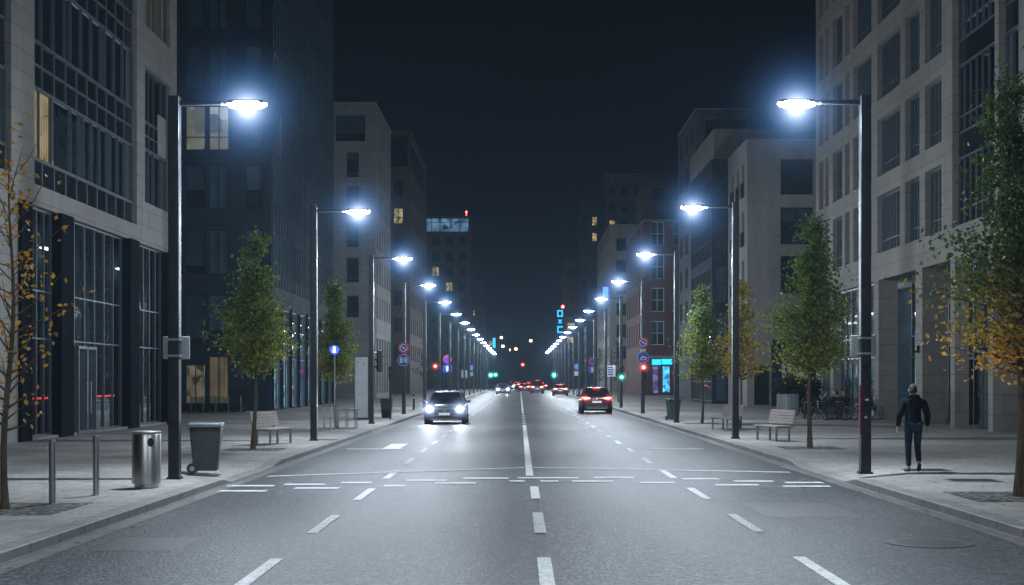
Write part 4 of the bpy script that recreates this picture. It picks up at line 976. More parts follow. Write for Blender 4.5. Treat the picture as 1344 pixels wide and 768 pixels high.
# lit blue round sign near tree
s = thing('lit_round_sign', 'glowing blue round sign with white figure beside the tree by the rack', 'sign', (-6.85, 52.6, .12))
mb = MB(); mb.tube([(0, .06, 0), (0, .06, 3.1)], .03, 10); mb.build('post', M['galv'], s)
mb = MB(); disc(mb, .17, -.02, .03, 2.95); mb.build('disc', glow('blue_sign_glow', (.05, .1, 1.), 2.4), s)
mb = MB(); mb.lathe([(.04, 0), (.04, .004)], 12, (0, -.021, 3.03), Matrix.Rotation(R(90), 4, 'X')); mb.box(-.05, .05, -.026, -.021, 2.85, 2.98); mb.build('emblem', glow('white_sign_glow', (.9, .95, 1), 4), s)
def signpost(x, Y, label, kind):
    s = thing('sign_post', label, 'sign post', (x, Y, .12)); mb = MB(); mb.tube([(0, 0, 0), (0, 0, 4.2)], .045, 8); mb.build('post', M['pole'], s)
    if kind == 'round':
        mb = MB(); disc(mb, .4, -.07, -.05, 3.7); p = mb.build('red_ring_plate', M['sign_red'], s); mb = MB(); disc(mb, .28, -.08, -.071, 3.7); mb.build('blue_field', M['sign_blue'], p)
        mb = MB(); mb.box(-.4, .4, -.07, -.05, 2.5, 3.2); p = mb.build('blue_plate', M['sign_blue'], s); mb = MB(); mb.box(-.12, .12, -.08, -.071, 2.6, 3.1); mb.build('emblem', M['sign_white'], p)
    elif kind == 'plates':
        mb = MB(); mb.box(-.35, .35, -.07, -.05, 2.1, 3.); p = mb.build('white_plate', M['sign_white'], s)
        mb = MB()
        for k in range(4): mb.box(-.25, .2 - .08 * (k % 2), -.075, -.071, 2.25 + .18 * k, 2.33 + .18 * k)
        mb.build('lettering', M['sign_blue'], p)
    else:
        mb = MB(); disc(mb, .38, -.07, -.05, 3.6); mb.build('blue_plate', glow('lit_blue_plate', (.1, .35, .9), .8), s); mb = MB(); mb.box(-.4, .4, -.07, -.05, 2.4, 3.); mb.build('white_plate', M['sign_white'], s)
signpost(7.15, 140, 'far post at right with red-rimmed round sign over a blue square', 'round')
signpost(7.5, 186, 'far post at right with lit blue disc over a white plate', 'lit')
signpost(7.2, 112, 'post with white information plate beyond the green signal', 'plates')
signpost(-6.6, 170, 'far post at left with white information plate', 'plates')
signpost(-6.5, 128, 'post at left with red-rimmed sign past the red signal', 'round')
signpost(-6.9, 205, 'farthest post at left with lit blue disc', 'lit')
def signal(x, Y, z, label, state, pole=True, rz=0, ped=False):
    s = thing('traffic_light', label, 'traffic light', (x, Y, .12), rz)
    z -= .12; n = 2 if ped else 3; w_ = .13 if not ped else .11
    if pole: mb = MB(); mb.tube([(0, .2, 0), (0, .2, z + .1)], .05, 10); mb.build('pole', M['pole'], s)
    mb = MB(); mb.box(-w_, w_, -.05, .14, z - n * .15, z + n * .15); mb.build('housing', M['black'], s, bevel=.02)
    for q in (-1, 1): mb = MB(); mb.box(-.03, .03, .14, .2, z + q * .2 - .03, z + q * .2 + .03); mb.build('bracket', M['black'], s)
    for k in range(n):
        zz = z + (n - 1) * .15 - k * .3
        on = {'red': k == 0, 'green': k == n - 1, 'off': False}[state]
        mt = M['sig_red'] if on and state == 'red' else M['sig_green'] if on else M['sig_off']
        mb = MB(); mb.ell((0, -.052, zz), (.09, .03, .09), 16, 6); l = mb.build('lens', mt, s, smooth=True)
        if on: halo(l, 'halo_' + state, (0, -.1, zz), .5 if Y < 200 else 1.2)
        mb = MB(); pts = []
        for i in range(9):
            a = R(20 + 140 * i / 8); pts.append((math.cos(a) * .105, math.sin(a) * .105))
        for p, q in zip(pts, pts[1:]): mb.quad((p[0], -.05, zz + p[1]), (q[0], -.05, zz + q[1]), (q[0] * .95, -.2, zz + q[1] * .95), (p[0] * .95, -.2, zz + p[1] * .95))
        mb.build('visor', M['black'], l)
    return s
signal(6.75, 77.5, 2.35, 'red traffic light under the blue chevron sign at right', 'red', False)
signal(6.75, 94.2, 2.45, 'green traffic light on the fifth lamp post at right', 'green', False)
signal(6.55, 268, 3.2, 'far green traffic light glowing at the right kerb', 'green')
signal(-6.05, 102, 2.65, 'red traffic light at the left kerb beyond the oncoming car', 'red')
signal(-6.1, 300, 3.3, 'far green traffic light at the left kerb, brightest of the two', 'green')
signal(-6.1, 360, 3.6, 'farthest green traffic light at the left kerb', 'green')
signal(-5.95, 59.8, 2.75, 'unlit traffic light head turned sideways on the third lamp post at left', 'off', False, R(-75))
signal(-5.95, 66., 2.3, 'unlit pedestrian signal on thin post behind the square bin', 'off', True, R(20), True)
signal(.9, 420, 6.2, 'far red signal high over the middle of the avenue', 'red')
# ------------------------------------------------------------------ cars
def loft(mb, st, ringf, m=0):
    rings = [ringf(*q) for q in st]; n = len(rings[0]); o = len(mb.v)
    for r_ in rings: mb.v += r_
    for i in range(len(rings) - 1):
        for k in range(n):
            a, b = o + i * n + k, o + i * n + (k + 1) % n
            mb.f.append([a, b, b + n, a + n]); mb.m.append(m)
    mb.f.append([o + k for k in range(n)]); mb.m.append(m); e = o + (len(rings) - 1) * n
    mb.f.append([e + k for k in range(n)]); mb.m.append(m)
def subsurf(o, lv=2):
    m = o.modifiers.new('Subdivision', 'SUBSURF'); m.levels = lv; m.render_levels = lv
    o.data.polygons.foreach_set('use_smooth', [True] * len(o.data.polygons)); return o
def make_car(label, x, Y, rz, paint, heads, tails, suv=0., group='cars on the avenue', name='car'):
    c = thing(name, label, 'car', (x, Y, 0), rz, group); H = suv
    # front is +y
    mb = MB()
    def rg(yy, w, zb, zt, cr):
        half = [(0, zb), (w * .8, zb), (w * .96, zb + .1), (w, .5), (w * .99, zt - .14), (w * .93, zt - .03), (w * .6, zt + cr * .7), (0, zt + cr)]
        pts = half + [(-a, b) for a, b in half[::-1][1:-1]]
        return [(a, yy, b) for a, b in pts]
    loft(mb, [(-2.16, .7, .42, .82, .0), (-2.13, .8, .3, .92, .01), (-2.0, .87, .26, .98 + H * .3, .02), (-1.5, .9, .22, .98 + H * .3, .02), (-.8, .91, .2, .95 + H * .3, .02), (.4, .91, .2, .93 + H * .25, .02), (1.0, .905, .2, .92 + H * .2, .03), (1.5, .89, .22, .86 + H * .2, .05), (1.95, .83, .25, .76 + H * .2, .05), (2.12, .74, .3, .66 + H * .15, .03), (2.17, .62, .36, .58, .0)], rg)
    subsurf(mb.build('body', M[paint], c))
    zr = 1.45 + H; wb, wt = .82, .6; zb_ = .93 + H * .28
    f0, f1, r1, r0 = 1.02, .35, -1.35, -1.85
    # greenhouse: roof, glass, pillars
    mb = MB()
    def rr(yy, w, z0, z1):
        half = [(0, z0), (w * .9, z0), (w, z0 + (z1 - z0) * .5), (w * .9, z1 - .01), (0, z1 + .02)]
        return [(a, yy, b) for a, b in half + [(-a, b) for a, b in half[::-1][1:-1]]]
    loft(mb, [(f1 + .14, wt * .95, zr - .1, zr - .07), (f1, wt * 1.02, zr - .07, zr - .025), (-.4, wt * 1.06, zr - .06, zr), (r1, wt * 1.02, zr - .07, zr - .02), (r1 - .14, wt * .97, zr - .11, zr - .06)], rr)
    subsurf(mb.build('roof', M[paint], c), 1)
    A = lambda sx: [(sx * wb, f0, zb_ - .02), (sx * wt, f1 + .1, zr - .07), (sx * wt, r1 - .08, zr - .07), (sx * (wb - .02), r0, zb_ - .01)]
    a, b = A(-1), A(1)
    mb = MB(); mb.quad(a[0], b[0], b[1], a[1]); mb.build('windscreen', M['car_glass'], c)
    mb = MB(); mb.quad(a[3], b[3], b[2], a[2]); mb.build('rear_window', M['car_glass'], c)
    for q in (a, b):
        mb = MB(); mb.quad(*q); mb.build('side_window', M['car_glass'], c)
    for q in (a, b):
        for i, j in ((0, 1), (3, 2)):
            mb = MB(); mb.tube([q[i], q[j]], [.045, .04], 6); mb.build('pillar', M[paint], c)
        mp = (Vector(q[0]) + Vector(q[3])) / 2; mt_ = (Vector(q[1]) + Vector(q[2])) / 2
        mb = MB(); mb.tube([mp, mt_], [.035, .03], 6); mb.build('pillar', M['black'], c)
    for sx in (-1, 1):
        mb = MB(); mb.ell((sx * .99, .78, zb_ + .07), (.1, .06, .07), 10, 6); mb.tube([(sx * .85, .8, zb_), (sx * .95, .78, zb_ + .04)], .025, 6); mb.build('mirror', M[paint], c, smooth=True)
        if suv > .05: mb = MB(); mb.tube([(sx * .56, .25, zr - .02), (sx * .56, .2, zr + .05), (sx * .56, -1.2, zr + .05), (sx * .56, -1.3, zr - .02)], .018, 6); mb.build('roof_rail', M['chrome'], c)
        for yy in (1.35, -1.33):
            mb = MB(); mb.lathe([(.36, -.03), (.37, .0), (.36, .05)], 24, (sx * .885, yy, .36), Matrix.Rotation(R(90), 4, 'Y')); mb.build('wheel_arch', M['black'], c)
            mb = MB(); mb.lathe([(.2, -.1), (.3, -.1), (.325, -.06), (.325, .06), (.3, .1), (.2, .1)], 24, (sx * .82, yy, .325), Matrix.Rotation(R(90), 4, 'Y')); w_ = mb.build('wheel', M['rubber'], c, smooth=True)
            mb = MB(); mb.lathe([(.05, -.112), (.19, -.108), (.2, .108), (.05, .112)], 16, (sx * .82, yy, .325), Matrix.Rotation(R(90), 4, 'Y')); mb.build('rim', M['galv'], w_)
    zg = .56 + H * .1
    mb = MB(); mb.box(-.48, .48, 2.12, 2.2, zg - .06, zg + .1); g = mb.build('grille', M['black'], c, bevel=.02)
    mb = MB()
    for i in range(3): mb.box(-.46, .46, 2.2, 2.21, zg - .035 + i * .05, zg - .02 + i * .05)
    mb.box(-.5, .5, 2.195, 2.212, zg + .105, zg + .125); mb.build('grille_bars', M['chrome'], g)
    mb = MB(); mb.lathe([(.055, 0), (.055, .02), (.04, .025)], 16, (0, 2.205, zg + .03), Matrix.Rotation(R(-90), 4, 'X')); mb.build('badge', M['chrome'], c)
    mb = MB(); mb.box(-.62, .62, 2.1, 2.19, .25, .38); mb.build('lower_intake', M['black'], c, bevel=.02)
    mb = MB(); mb.box(-.6, .6, 2.13, 2.2, .215, .245); mb.build('skid_trim', M['galv'], c)
    mb = MB(); mb.box(-.27, .27, 2.2, 2.212, .4, .51); pl = mb.build('number_plate', M['plate'], c); mb = MB(); mb.box(-.268, -.225, 2.2125, 2.214, .403, .507); mb.build('plate_band', M['sign_blue'], pl)
    for sx in (-1, 1):
        mb = MB(); mb.ell((sx * .7, 2.0, .68 + H * .15), (.2, .16, .085), 16, 8, M=Matrix.Rotation(sx * R(-22), 4, 'Z')); h = mb.build('headlight', M['chrome'] if not heads else M['head_glass'], c, smooth=True)
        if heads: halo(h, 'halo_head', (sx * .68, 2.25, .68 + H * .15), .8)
        if heads:
            mb = MB(); mb.ell((sx * .68, 2.14, .68 + H * .15), (.16, .07, .11), 14, 8); mb.build('beam_lens', M['head_light'], h, smooth=True)
        mb = MB(); mb.pts8([(sx * .38, -2.12, .8 + H * .15), (sx * .86, -2.02, .78 + H * .15), (sx * .38, -2.0, .8 + H * .15), (sx * .88, -1.8, .78 + H * .15), (sx * .4, -2.17, .9 + H * .25), (sx * .86, -2.05, .96 + H * .25), (sx * .4, -2.0, .9 + H * .25), (sx * .88, -1.8, .96 + H * .25)]); tl = mb.build('tail_light', M['tail_light'] if tails else M['sign_red'], c)
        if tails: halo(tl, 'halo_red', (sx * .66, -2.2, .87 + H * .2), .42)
        if tails:
            mb = MB(); mb.box(sx * .6 - .17, sx * .6 + .17, -2.2, -2.16, .85 + H * .2, .885 + H * .2); mb.build('light_bar', M['tail_core'], tl)
    if tails: mb = MB(); mb.box(-.2, .2, r1 - .2, r1 - .17, zr - .09, zr - .06); mb.build('brake_light', M['tail_light'], c)
    mb = MB(); mb.box(-.7, .7, -2.2, -2.1, .24, .42); mb.build('rear_bumper', M['black'], c, bevel=.03)
    mb = MB(); mb.box(-.6, .6, -2.215, -2.2, .3, .33); mb.build('bumper_trim', M['galv'], c)
    mb = MB(); mb.box(-.27, .27, -2.192, -2.18, .62 + H * .1, .73 + H * .1); mb.build('number_plate', M['plate'] if not tails else M['plate_lit'], c)
    mb = MB(); mb.lathe([(.05, 0), (.05, .02)], 16, (0, -2.17, .86 + H * .2), Matrix.Rotation(R(90), 4, 'X')); mb.build('badge', M['plate_lit'] if tails else M['chrome'], c)
    mb = MB(); mb.box(-.7, .7, -2., 2., .17, .3); mb.build('underbody', M['black'], c)
    return c
M['head_glass'] = pm('headlight_glass', (.3, .32, .36), .15, .2, .1)
M['plate_lit'] = glow('lit_plate', (.85, .9, 1.), .8)
def beams(c, power=170):
    for sx in (-1, 1):
        L = bpy.data.lights.new('beam', 'SPOT'); L.energy = power; L.spot_size = R(75); L.spot_blend = .9; L.color = (.86, .91, 1); L.shadow_soft_size = .06
        o = bpy.data.objects.new('beam', L); col.objects.link(o); o.parent = c; o.location = (sx * .68, 2.24, .68); o.rotation_euler = (R(82), 0, 0)
c1 = make_car('dark blue car with dazzling headlights, closest of the oncoming traffic', -3.3, 64.8, math.pi, 'car_dark', True, False, .02); beams(c1)
c3 = make_car('dark red estate car with bright tail lights, nearest car driving away', 4.5, 85., 0, 'car_red', False, True, .1)
c2 = dup(c1, 'far oncoming car with two white headlights near the centre line', (-2.3, 196, 0))
c4 = make_car('red-lit car braking close to the right kerb, second car driving away', 5.0, 176, 0, 'car_red', False, True, .0)
c5 = make_car('taller dark vehicle with red tail lights left of the braking red car', 2.5, 204, 0, 'car_grey', False, True, .55)
for k, (x, Y, lb) in enumerate(((1.7, 262, 'tail-lit car straight ahead in the queue behind the taller dark vehicle'), (4.6, 285, 'tail-lit car near the right kerb in the far queue'), (1.9, 318, 'tail-lit car far ahead in the inner lane of the queue'), (4.8, 345, 'tail-lit car far ahead in the outer lane of the queue'), (-.9, 372, 'tail-lit car crossing at the far junction, leftmost of the queue'), (2.2, 395, 'tail-lit car deepest in the inner lane of the queue'), (4.9, 420, 'tail-lit car deepest in the outer lane of the queue'))):
    dup(c4, lb, (x, Y, 0), 0, 'cars queuing far along the avenue')
for x, Y, lb in ((.8, 236, 'tail-lit car nearest the centre line at the head of the far queue'), (3.4, 300, 'tail-lit car between the two lanes of the far queue'), (-.2, 440, 'tail-lit car turning across the far junction'), (3.4, 460, 'tail-lit car at the very end of the far queue'), (-2.6, 455, 'tail-lit car left of the far junction')):
    dup(c4, lb, (x, Y, 0), 0, 'cars queuing far along the avenue')
dup(c1, 'farthest oncoming headlights beyond the far oncoming car', (-2.0, 300, 0))
dup(c1, 'dimmer oncoming headlights in the outer left lane far away', (-4.4, 345, 0))

# ------------------------------------------------------------------ people
def skin_mesh(chains):
    """chains: list of lists of ((x,y,z), r); returns verts, faces of the grown surface"""
    bm = bmesh.new(); lay = bm.verts.layers.skin.verify(); V = {}
    for ch in chains:
        prev = None
        for p, r in ch:
            key = tuple(round(q, 4) for q in p)
            if key not in V:
                v = bm.verts.new(p); rx = r if isinstance(r, (tuple, list)) else (r, r); v[lay].radius = rx; v[lay].use_root = len(V) == 0; V[key] = v
            if prev is not None and prev is not V[key] and bm.edges.get((prev, V[key])) is None: bm.edges.new((prev, V[key]))
            prev = V[key]
    me = bpy.data.meshes.new('tmp'); bm.to_mesh(me); bm.free()
    o = bpy.data.objects.new('tmp', me); col.objects.link(o)
    sk = o.modifiers.new('s', 'SKIN'); sk.use_smooth_shade = True; sk.branch_smoothing = .4
    ss = o.modifiers.new('ss', 'SUBSURF'); ss.levels = 2; ss.render_levels = 2
    dg = bpy.context.evaluated_depsgraph_get(); ev = o.evaluated_get(dg); m2 = ev.to_mesh()
    vs = [tuple(v.co) for v in m2.vertices]; fs = [tuple(p.vertices) for p in m2.polygons]
    ev.to_mesh_clear(); bpy.data.objects.remove(o); bpy.data.meshes.remove(me)
    return vs, fs
def person(label, x, Y, rz, pose, jk, tr, hair, hstyle='short', seed=0, zb=.12):
    s = thing('person', label, 'person', (x, Y, zb), rz)
    sit = pose == 'sit'
    if sit:
        pel = .53; hip = [(-.1, 0, .53), (.1, 0, .53)]; kn = [(-.13, .43, .52), (.13, .42, .52)]; an = [(-.13, .42, .09), (.14, .36, .09)]; ft = [(-.15, .58, .04), (.16, .52, .04)]
        dz = -.42; ln = .1
        el = [(-.27, .1, 1.42 + dz - .31), (.27, .1, 1.42 + dz - .31)]; wr = [(-.16, .36, .78), (.15, .36, .78)]; hd = [(-.13, .44, .79), (.12, .44, .79)]
    else:
        pel = .94; hip = [(-.09, 0, .92), (.09, 0, .92)]; kn = [(-.085, .07, .5), (.075, -.02, .5)]; an = [(-.08, .05, .09), (.05, -.28, .2)]; ft = [(-.1, .2, .04), (.06, -.2, .08)]
        dz = 0; ln = .02
        el = [(-.29, -.06, 1.13), (.29, .04, 1.13)]; wr = [(-.3, .0, .9), (.3, .15, .91)]; hd = [(-.3, .03, .82), (.3, .2, .84)]
    sh = [(-.19, ln * .8, 1.42 + dz), (.19, ln * .8, 1.42 + dz)]
    spine = [((0, 0, pel), .125), ((0, ln * .3, pel + .16), .118), ((0, ln * .7, 1.28 + dz), .135), ((0, ln, 1.42 + dz), .1), ((0, ln + .01, 1.5 + dz), .056), ((0, ln + .025, 1.57 + dz), .055)]
    vs = []; fs = []
    def addm(mb, ch): v, f = skin_mesh(ch); mb.add(v, f)
    mb = MB()
    ch = [spine]
    for i in (0, 1):
        ch.append([spine[0], (hip[i], .09), (kn[i], .055), (an[i], .036), (ft[i], .03)])
        ch.append([spine[3], (sh[i], .062), (el[i], .042), (wr[i], .028), (hd[i], (.02, .035))])
    addm(mb, ch)
    for i in (0, 1):      # fingers and thumb of each hand, rooted in the palm
        w = Vector(wr[i]); h = Vector(hd[i]); d = (h - w).normalized(); sd = Vector((0, 1, 0)) if not sit else Vector((1, 0, 0)); sd = (sd - d * sd.dot(d)).normalized(); cu = d.cross(sd) * (1 if i else -1)
        for j, lf in enumerate((.068, .078, .074, .058)):
            b = h + sd * (.026 - .0175 * j); k1 = b + d * lf * .6; k2 = k1 + (d * .8 + cu * .5).normalized() * lf * .55
            mb.tube([b, k1, k2], [.0095, .0085, .006], 6)
        b = w.lerp(h, .35) + sd * .02; mb.tube([b, b + (d * .6 + sd * .7).normalized() * .045, b + (d * .9 + sd * .45).normalized() * .085], [.012, .0105, .007], 6)
    hc = Vector((0, ln + .045, 1.635 + dz))
    mb.ell(hc, (.076, .096, .118), 18, 14)
    mb.ell(hc + Vector((0, .03, -.075)), (.055, .066, .055), 12, 8)       # jaw
    mb.ell(hc + Vector((0, .1, -.02)), (.014, .022, .026), 8, 6)          # nose
    for sx in (-1, 1): mb.ell(hc + Vector((sx * .078, .0, -.012)), (.012, .024, .034), 8, 6)
    mb.build('body', M['skin'], s, smooth=True)
    ey = MB()
    for sx in (-1, 1): ey.ell(hc + Vector((sx * .032, .088, .012)), (.012, .008, .007), 8, 6)
    ey.build('eyes', M['black'], s); ey = MB(); ey.box(hc.x - .024, hc.x + .024, hc.y + .086, hc.y + .094, hc.z - .068, hc.z - .062); ey.build('mouth', M['hi_red'], s)
    mb = MB(); mb.ell(hc + Vector((0, -.012, .012)), (.08, .093, .117), 18, 10, -8 if hstyle != 'crop' else 0, 90, Matrix.Rotation(R(18), 4, 'X'))
    if hstyle == 'long': mb.ell(hc + Vector((0, -.05, -.06)), (.085, .06, .13), 14, 8)
    elif hstyle == 'bun': mb.ell(hc + Vector((0, -.1, .05)), (.04, .04, .04), 10, 8)
    else: mb.ell(hc + Vector((0, -.035, -.01)), (.077, .07, .07), 14, 8)
    mb.build('hair', M[hair], s, smooth=True)
    # jacket: torso and sleeves
    mb = MB(); b0 = pel - (.1 if not sit else .02)
    ch = [[((0, ln * .1, b0), (.19, .15)), ((0, ln * .3, pel + .14), (.175, .14)), ((0, ln * .7, 1.27 + dz), (.195, .15)), ((0, ln * .8, 1.42 + dz), (.13, .115)), ((0, ln * .8, 1.505 + dz), .08)]]
    for i in (0, 1):
        wv = Vector(wr[i]).lerp(Vector(el[i]), .04)
        ch.append([((0, ln * .8, 1.42 + dz), .1), (sh[i], .085), (el[i], .066), (tuple(wv), .045)])
    addm(mb, ch); jo = mb.build('jacket', M[jk], s, smooth=True)
    if not sit:
        mb = MB(); mb.tube([(math.cos(a) * .1, ln * .8 - .02 + math.sin(a) * .085 - .02, 1.5 - .02 * math.sin(a)) for a in [2 * math.pi * q / 12 for q in range(13)]], .035, 8); mb.ell((0, -.09, 1.43), (.12, .05, .085), 14, 8); mb.build('hood', M[jk], jo, smooth=True)
        mb = MB(); mb.lathe([(.186, 0), (.19, .03)], 20, (0, 0, .83), Matrix.Diagonal((1, .8, 1)).to_4x4()); mb.build('shirt_hem', M['sign_back_dark'], jo)
    mb = MB(); ch = []
    for i in (0, 1):
        av = Vector(an[i]) + (Vector(kn[i]) - Vector(an[i])).normalized() * .02
        ch.append([((0, 0, pel + .02), (.155, .125)), (hip[i], .105), (tuple(Vector(hip[i]).lerp(Vector(kn[i]), .45)), .088), (kn[i], .068), (tuple(Vector(kn[i]).lerp(Vector(an[i]), .4)), .064), (tuple(av), .055)])
    addm(mb, ch); mb.build('trousers', M[tr], s, smooth=True)
    for i in (0, 1):
        a, f = Vector(an[i]), Vector(ft[i]); d = (f - a); mb = MB()
        v, fa = skin_mesh([[(tuple(a + Vector((0, 0, -.005))), .05), (tuple(a + Vector((0, -.035, -.045))), .04), (tuple(a.lerp(f, .5) + Vector((0, 0, -.01))), (.044, .04)), (tuple(f), (.045, .03)), (tuple(f + d.normalized() * .05), (.035, .022))]]); mb.add(v, fa)
        sh_ = mb.build('shoe', M['shoe'] if not sit else M['black'], s, smooth=True)
    return s
person('man in dark jacket, blue jeans and brown shoes walking away past the lamp post', 7.78, 28.1, R(-3), 'walk', 'jacket', 'jeans', 'hair_grey', 'crop')

# cafe: chairs, tables, people, bicycles
def chair(x, Y, rz, label):
    s = thing('cafe_chair', label, 'chair', (x, Y, .12), rz, 'chairs at the pavement cafe')
    mb = MB(); mb.box(-.21, .21, -.2, .22, .42, .45); mb.build('seat', M['wood'], s)
    mb = MB()
    for i in range(3): mb.box(-.2, .2, -.245, -.225, .55 + i * .12, .63 + i * .12)
    mb.build('backrest', M['wood'], s)
    for a in (-1, 1):
        mb = MB(); mb.tube([(a * .19, .2, 0), (a * .19, .2, .42)], .014, 6); mb.build('leg', M['black'], s)
        mb = MB(); mb.tube([(a * .2, -.2, 0), (a * .2, -.21, .42), (a * .2, -.235, .9)], .014, 6); mb.build('leg', M['black'], s)
    return s
def table(x, Y, label):
    s = thing('cafe_table', label, 'table', (x, Y, .12), 0, 'tables at the pavement cafe')
    mb = MB(); mb.lathe([(.36, .7), (.37, .71), (.37, .73), (.36, .735)], 24); mb.build('tabletop', M['blind'], s)
    mb = MB(); mb.tube([(0, 0, .02), (0, 0, .7)], .03, 8); mb.build('leg', M['black'], s)
    mb = MB(); mb.lathe([(.22, 0), (.2, .02), (.04, .03)], 20); mb.build('base', M['black'], s)
    return s
CY = 66.6
CX = .75
t0 = table(14.05 + CX, CY, 'round cafe table between the seated people, nearer the planter'); t1 = dup(t0, 'round cafe table behind the parked bicycles, nearer the pillars', (15.2 + CX, CY + .1, .12))
sp = [(13.45, CY, R(-90), 'jacket_black', 'hair_red', 'bun', 'seated person with tied auburn hair, nearest the planter, facing right'),
      (14.0, CY - .62, R(8), 'jacket', 'hair', 'short', 'seated person with short dark hair, back turned, at the first cafe table'),
      (14.1, CY + .65, R(180), 'jacket_blue', 'hair_red', 'long', 'seated person with long auburn hair facing the street at the first cafe table'),
      (14.62, CY + .35, R(120), 'jacket', 'hair', 'short', 'seated dark-haired person between the two cafe tables'),
      (15.75, CY, R(90), 'jacket_blue', 'hair_red', 'short', 'seated person nearest the pillars, facing left at the second cafe table'),
      (13.0, CY + 1.2, R(170), 'jacket_black', 'hair', 'short', 'dim seated person beside the planter in shadow')]
ch0 = None
for k, (x, Y, rz, jk, hr, hs_, lb) in enumerate(sp):
    x += CX
    lc = f"wooden cafe chair under the {['auburn-haired person nearest the planter', 'person with back turned', 'person with long auburn hair', 'dark-haired person between tables', 'person nearest the pillars', 'dim person in shadow'][k]}"
    if ch0 is None: ch0 = chair(x, Y, rz, lc)
    else: dup(ch0, lc, (x, Y, .12), rz)
    person(lb, x, Y, rz, 'sit', jk, 'jeans', hr, hs_, k)
def bicycle(x, Y, rz, label):
    s = thing('bicycle', label, 'bicycle', (x, Y, .12), rz, 'bicycles parked by the cafe')
    for yy in (-.52, .53):
        mb = MB(); ps = [(0, yy + .325 * math.cos(a), .34 + .325 * math.sin(a)) for a in [2 * math.pi * q / 24 for q in range(25)]]
        mb.tube(ps, .02, 6, cap=False); w_ = mb.build('wheel', M['rubber'], s, smooth=True)
        mb = MB(); ps = [(0, yy + .3 * math.cos(a), .34 + .3 * math.sin(a)) for a in [2 * math.pi * q / 24 for q in range(25)]]; mb.tube(ps, .012, 5, cap=False)
        for q in range(14):
            a = 2 * math.pi * q / 14; mb.tube([(0, yy, .34), (0, yy + .3 * math.cos(a), .34 + .3 * math.sin(a))], .003, 3, cap=False)
        mb.build('rim', M['galv'], w_)
    bb = (0, -.08, .3); hd = (0, .38, .82); st = (0, -.2, .8); re = (0, -.52, .34)
    mb = MB()
    for a, b in ((bb, hd), (bb, st), (st, (0, .36, .78)), (bb, re), (st, re)): mb.tube([a, b], .016, 6)
    mb.build('frame', M['frame_dark'], s)
    mb = MB(); mb.tube([(0, .35, .92), hd, (0, .53, .34)], .015, 6); mb.build('fork', M['frame_dark'], s)
    mb = MB(); mb.tube([(-.28, .22, 1.0), (-.2, .34, 1.0), (.2, .34, 1.0), (.28, .22, 1.0)], .012, 6); mb.build('handlebar', M['black'], s)
    mb = MB(); mb.ell((0, -.24, .93), (.07, .13, .035), 10, 6); mb.tube([st, (0, -.23, .92)], .013, 6); mb.build('saddle', M['black'], s)
    mb = MB(); mb.box(-.06, .06, -.7, -.3, .74, .76); mb.build('carrier', M['black'], s)
    return s
k0 = bicycle(13.1 + CX, 65.4, R(-78), 'dark parked bicycle nearest the planter')
dup(k0, 'dark parked bicycle before the person with back turned', (13.75 + CX, 65.1, .12), R(-65))
dup(k0, 'dark parked bicycle before the second cafe table', (14.65 + CX, 65.2, .12), R(-98))
dup(k0, 'dark parked bicycle leaning behind the others by the first cafe table', (14.25 + CX, 65.75, .12), R(-82))
dup(k0, 'dark parked bicycle beside the lamp post, nearest the pillars', (15.15 + CX, 65.6, .12), R(-110))
s = thing('bag', 'small bright red bag hanging by the person with back turned', 'bag', (14.35 + CX, CY - .75, .62)); mb = MB(); mb.ell((0, 0, 0), (.1, .05, .08), 12, 8); mb.build('pouch', M['hi_red'], s, smooth=True); mb = MB(); mb.tube([(-.08, 0, .05), (0, 0, .2), (.08, 0, .05)], .008, 5); mb.build('strap', M['black'], s)

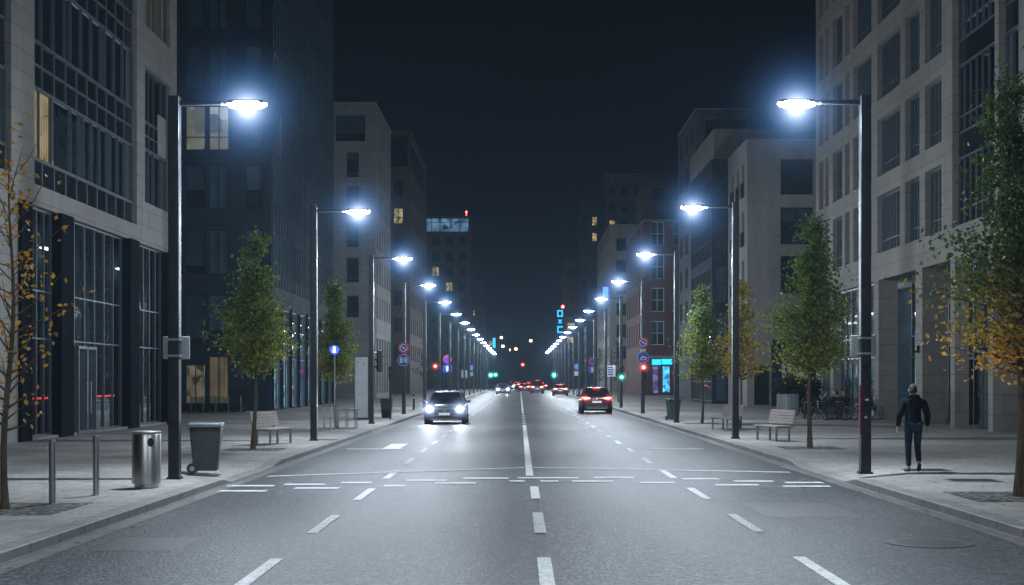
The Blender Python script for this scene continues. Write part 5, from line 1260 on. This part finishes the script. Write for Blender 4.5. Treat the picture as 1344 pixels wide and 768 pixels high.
# ------------------------------------------------------------------ haze, sky, camera
t = NT('haze'); vs_ = t.n('ShaderNodeVolumeScatter'); vs_.inputs['Color'].default_value = (.5, .74, 1, 1); vs_.inputs['Density'].default_value = .0005; vs_.inputs['Anisotropy'].default_value = .2
t.l(vs_.outputs[0], t.out.inputs['Volume'])
try: t.mat.cycles.homogeneous_volume = True
except Exception: pass
mb = MB(); mb.box(-130, 130, -70, 715, -.05, 75); o = mb.build('haze', t.mat, kind='stuff'); o.display_type = 'WIRE'

w = bpy.data.worlds.new('World'); sc.world = w; w.use_nodes = True; nt = w.node_tree; nt.nodes.clear()
out = nt.nodes.new('ShaderNodeOutputWorld'); sky = nt.nodes.new('ShaderNodeTexSky'); sky.sky_type = 'NISHITA'; sky.sun_disc = False
sky.sun_elevation = R(-6); sky.sun_rotation = R(200)
b1 = nt.nodes.new('ShaderNodeBackground'); b1.inputs[1].default_value = .05; nt.links.new(sky.outputs[0], b1.inputs[0])
b2 = nt.nodes.new('ShaderNodeBackground'); b2.inputs[0].default_value = (.5, .58, 1, 1); b2.inputs[1].default_value = .0028
ad = nt.nodes.new('ShaderNodeAddShader'); nt.links.new(b1.outputs[0], ad.inputs[0]); nt.links.new(b2.outputs[0], ad.inputs[1]); nt.links.new(ad.outputs[0], out.inputs[0])

cd = bpy.data.cameras.new('camera'); cam = bpy.data.objects.new('camera', cd); col.objects.link(cam)
cam.location = (0, 0, 1.95); cam.rotation_euler = (R(90), 0, 0); cd.lens = 50; cd.sensor_width = 36
cd.shift_x = -10 / 1344; cd.shift_y = 115 / 1344; cd.clip_end = 6000; cd.clip_start = .1
sc.camera = cam
sc.view_settings.view_transform = 'Standard'; sc.view_settings.look = 'None'; sc.view_settings.exposure = 0; sc.view_settings.gamma = 1
cy = sc.cycles
cy.max_bounces = 6; cy.diffuse_bounces = 3; cy.glossy_bounces = 3; cy.transmission_bounces = 4; cy.transparent_max_bounces = 12; cy.volume_bounces = 0
cy.sample_clamp_indirect = 3; cy.caustics_reflective = False; cy.caustics_refractive = False; cy.blur_glossy = .5
cy.use_denoising = True; cy.use_adaptive_sampling = True; cy.adaptive_threshold = .02
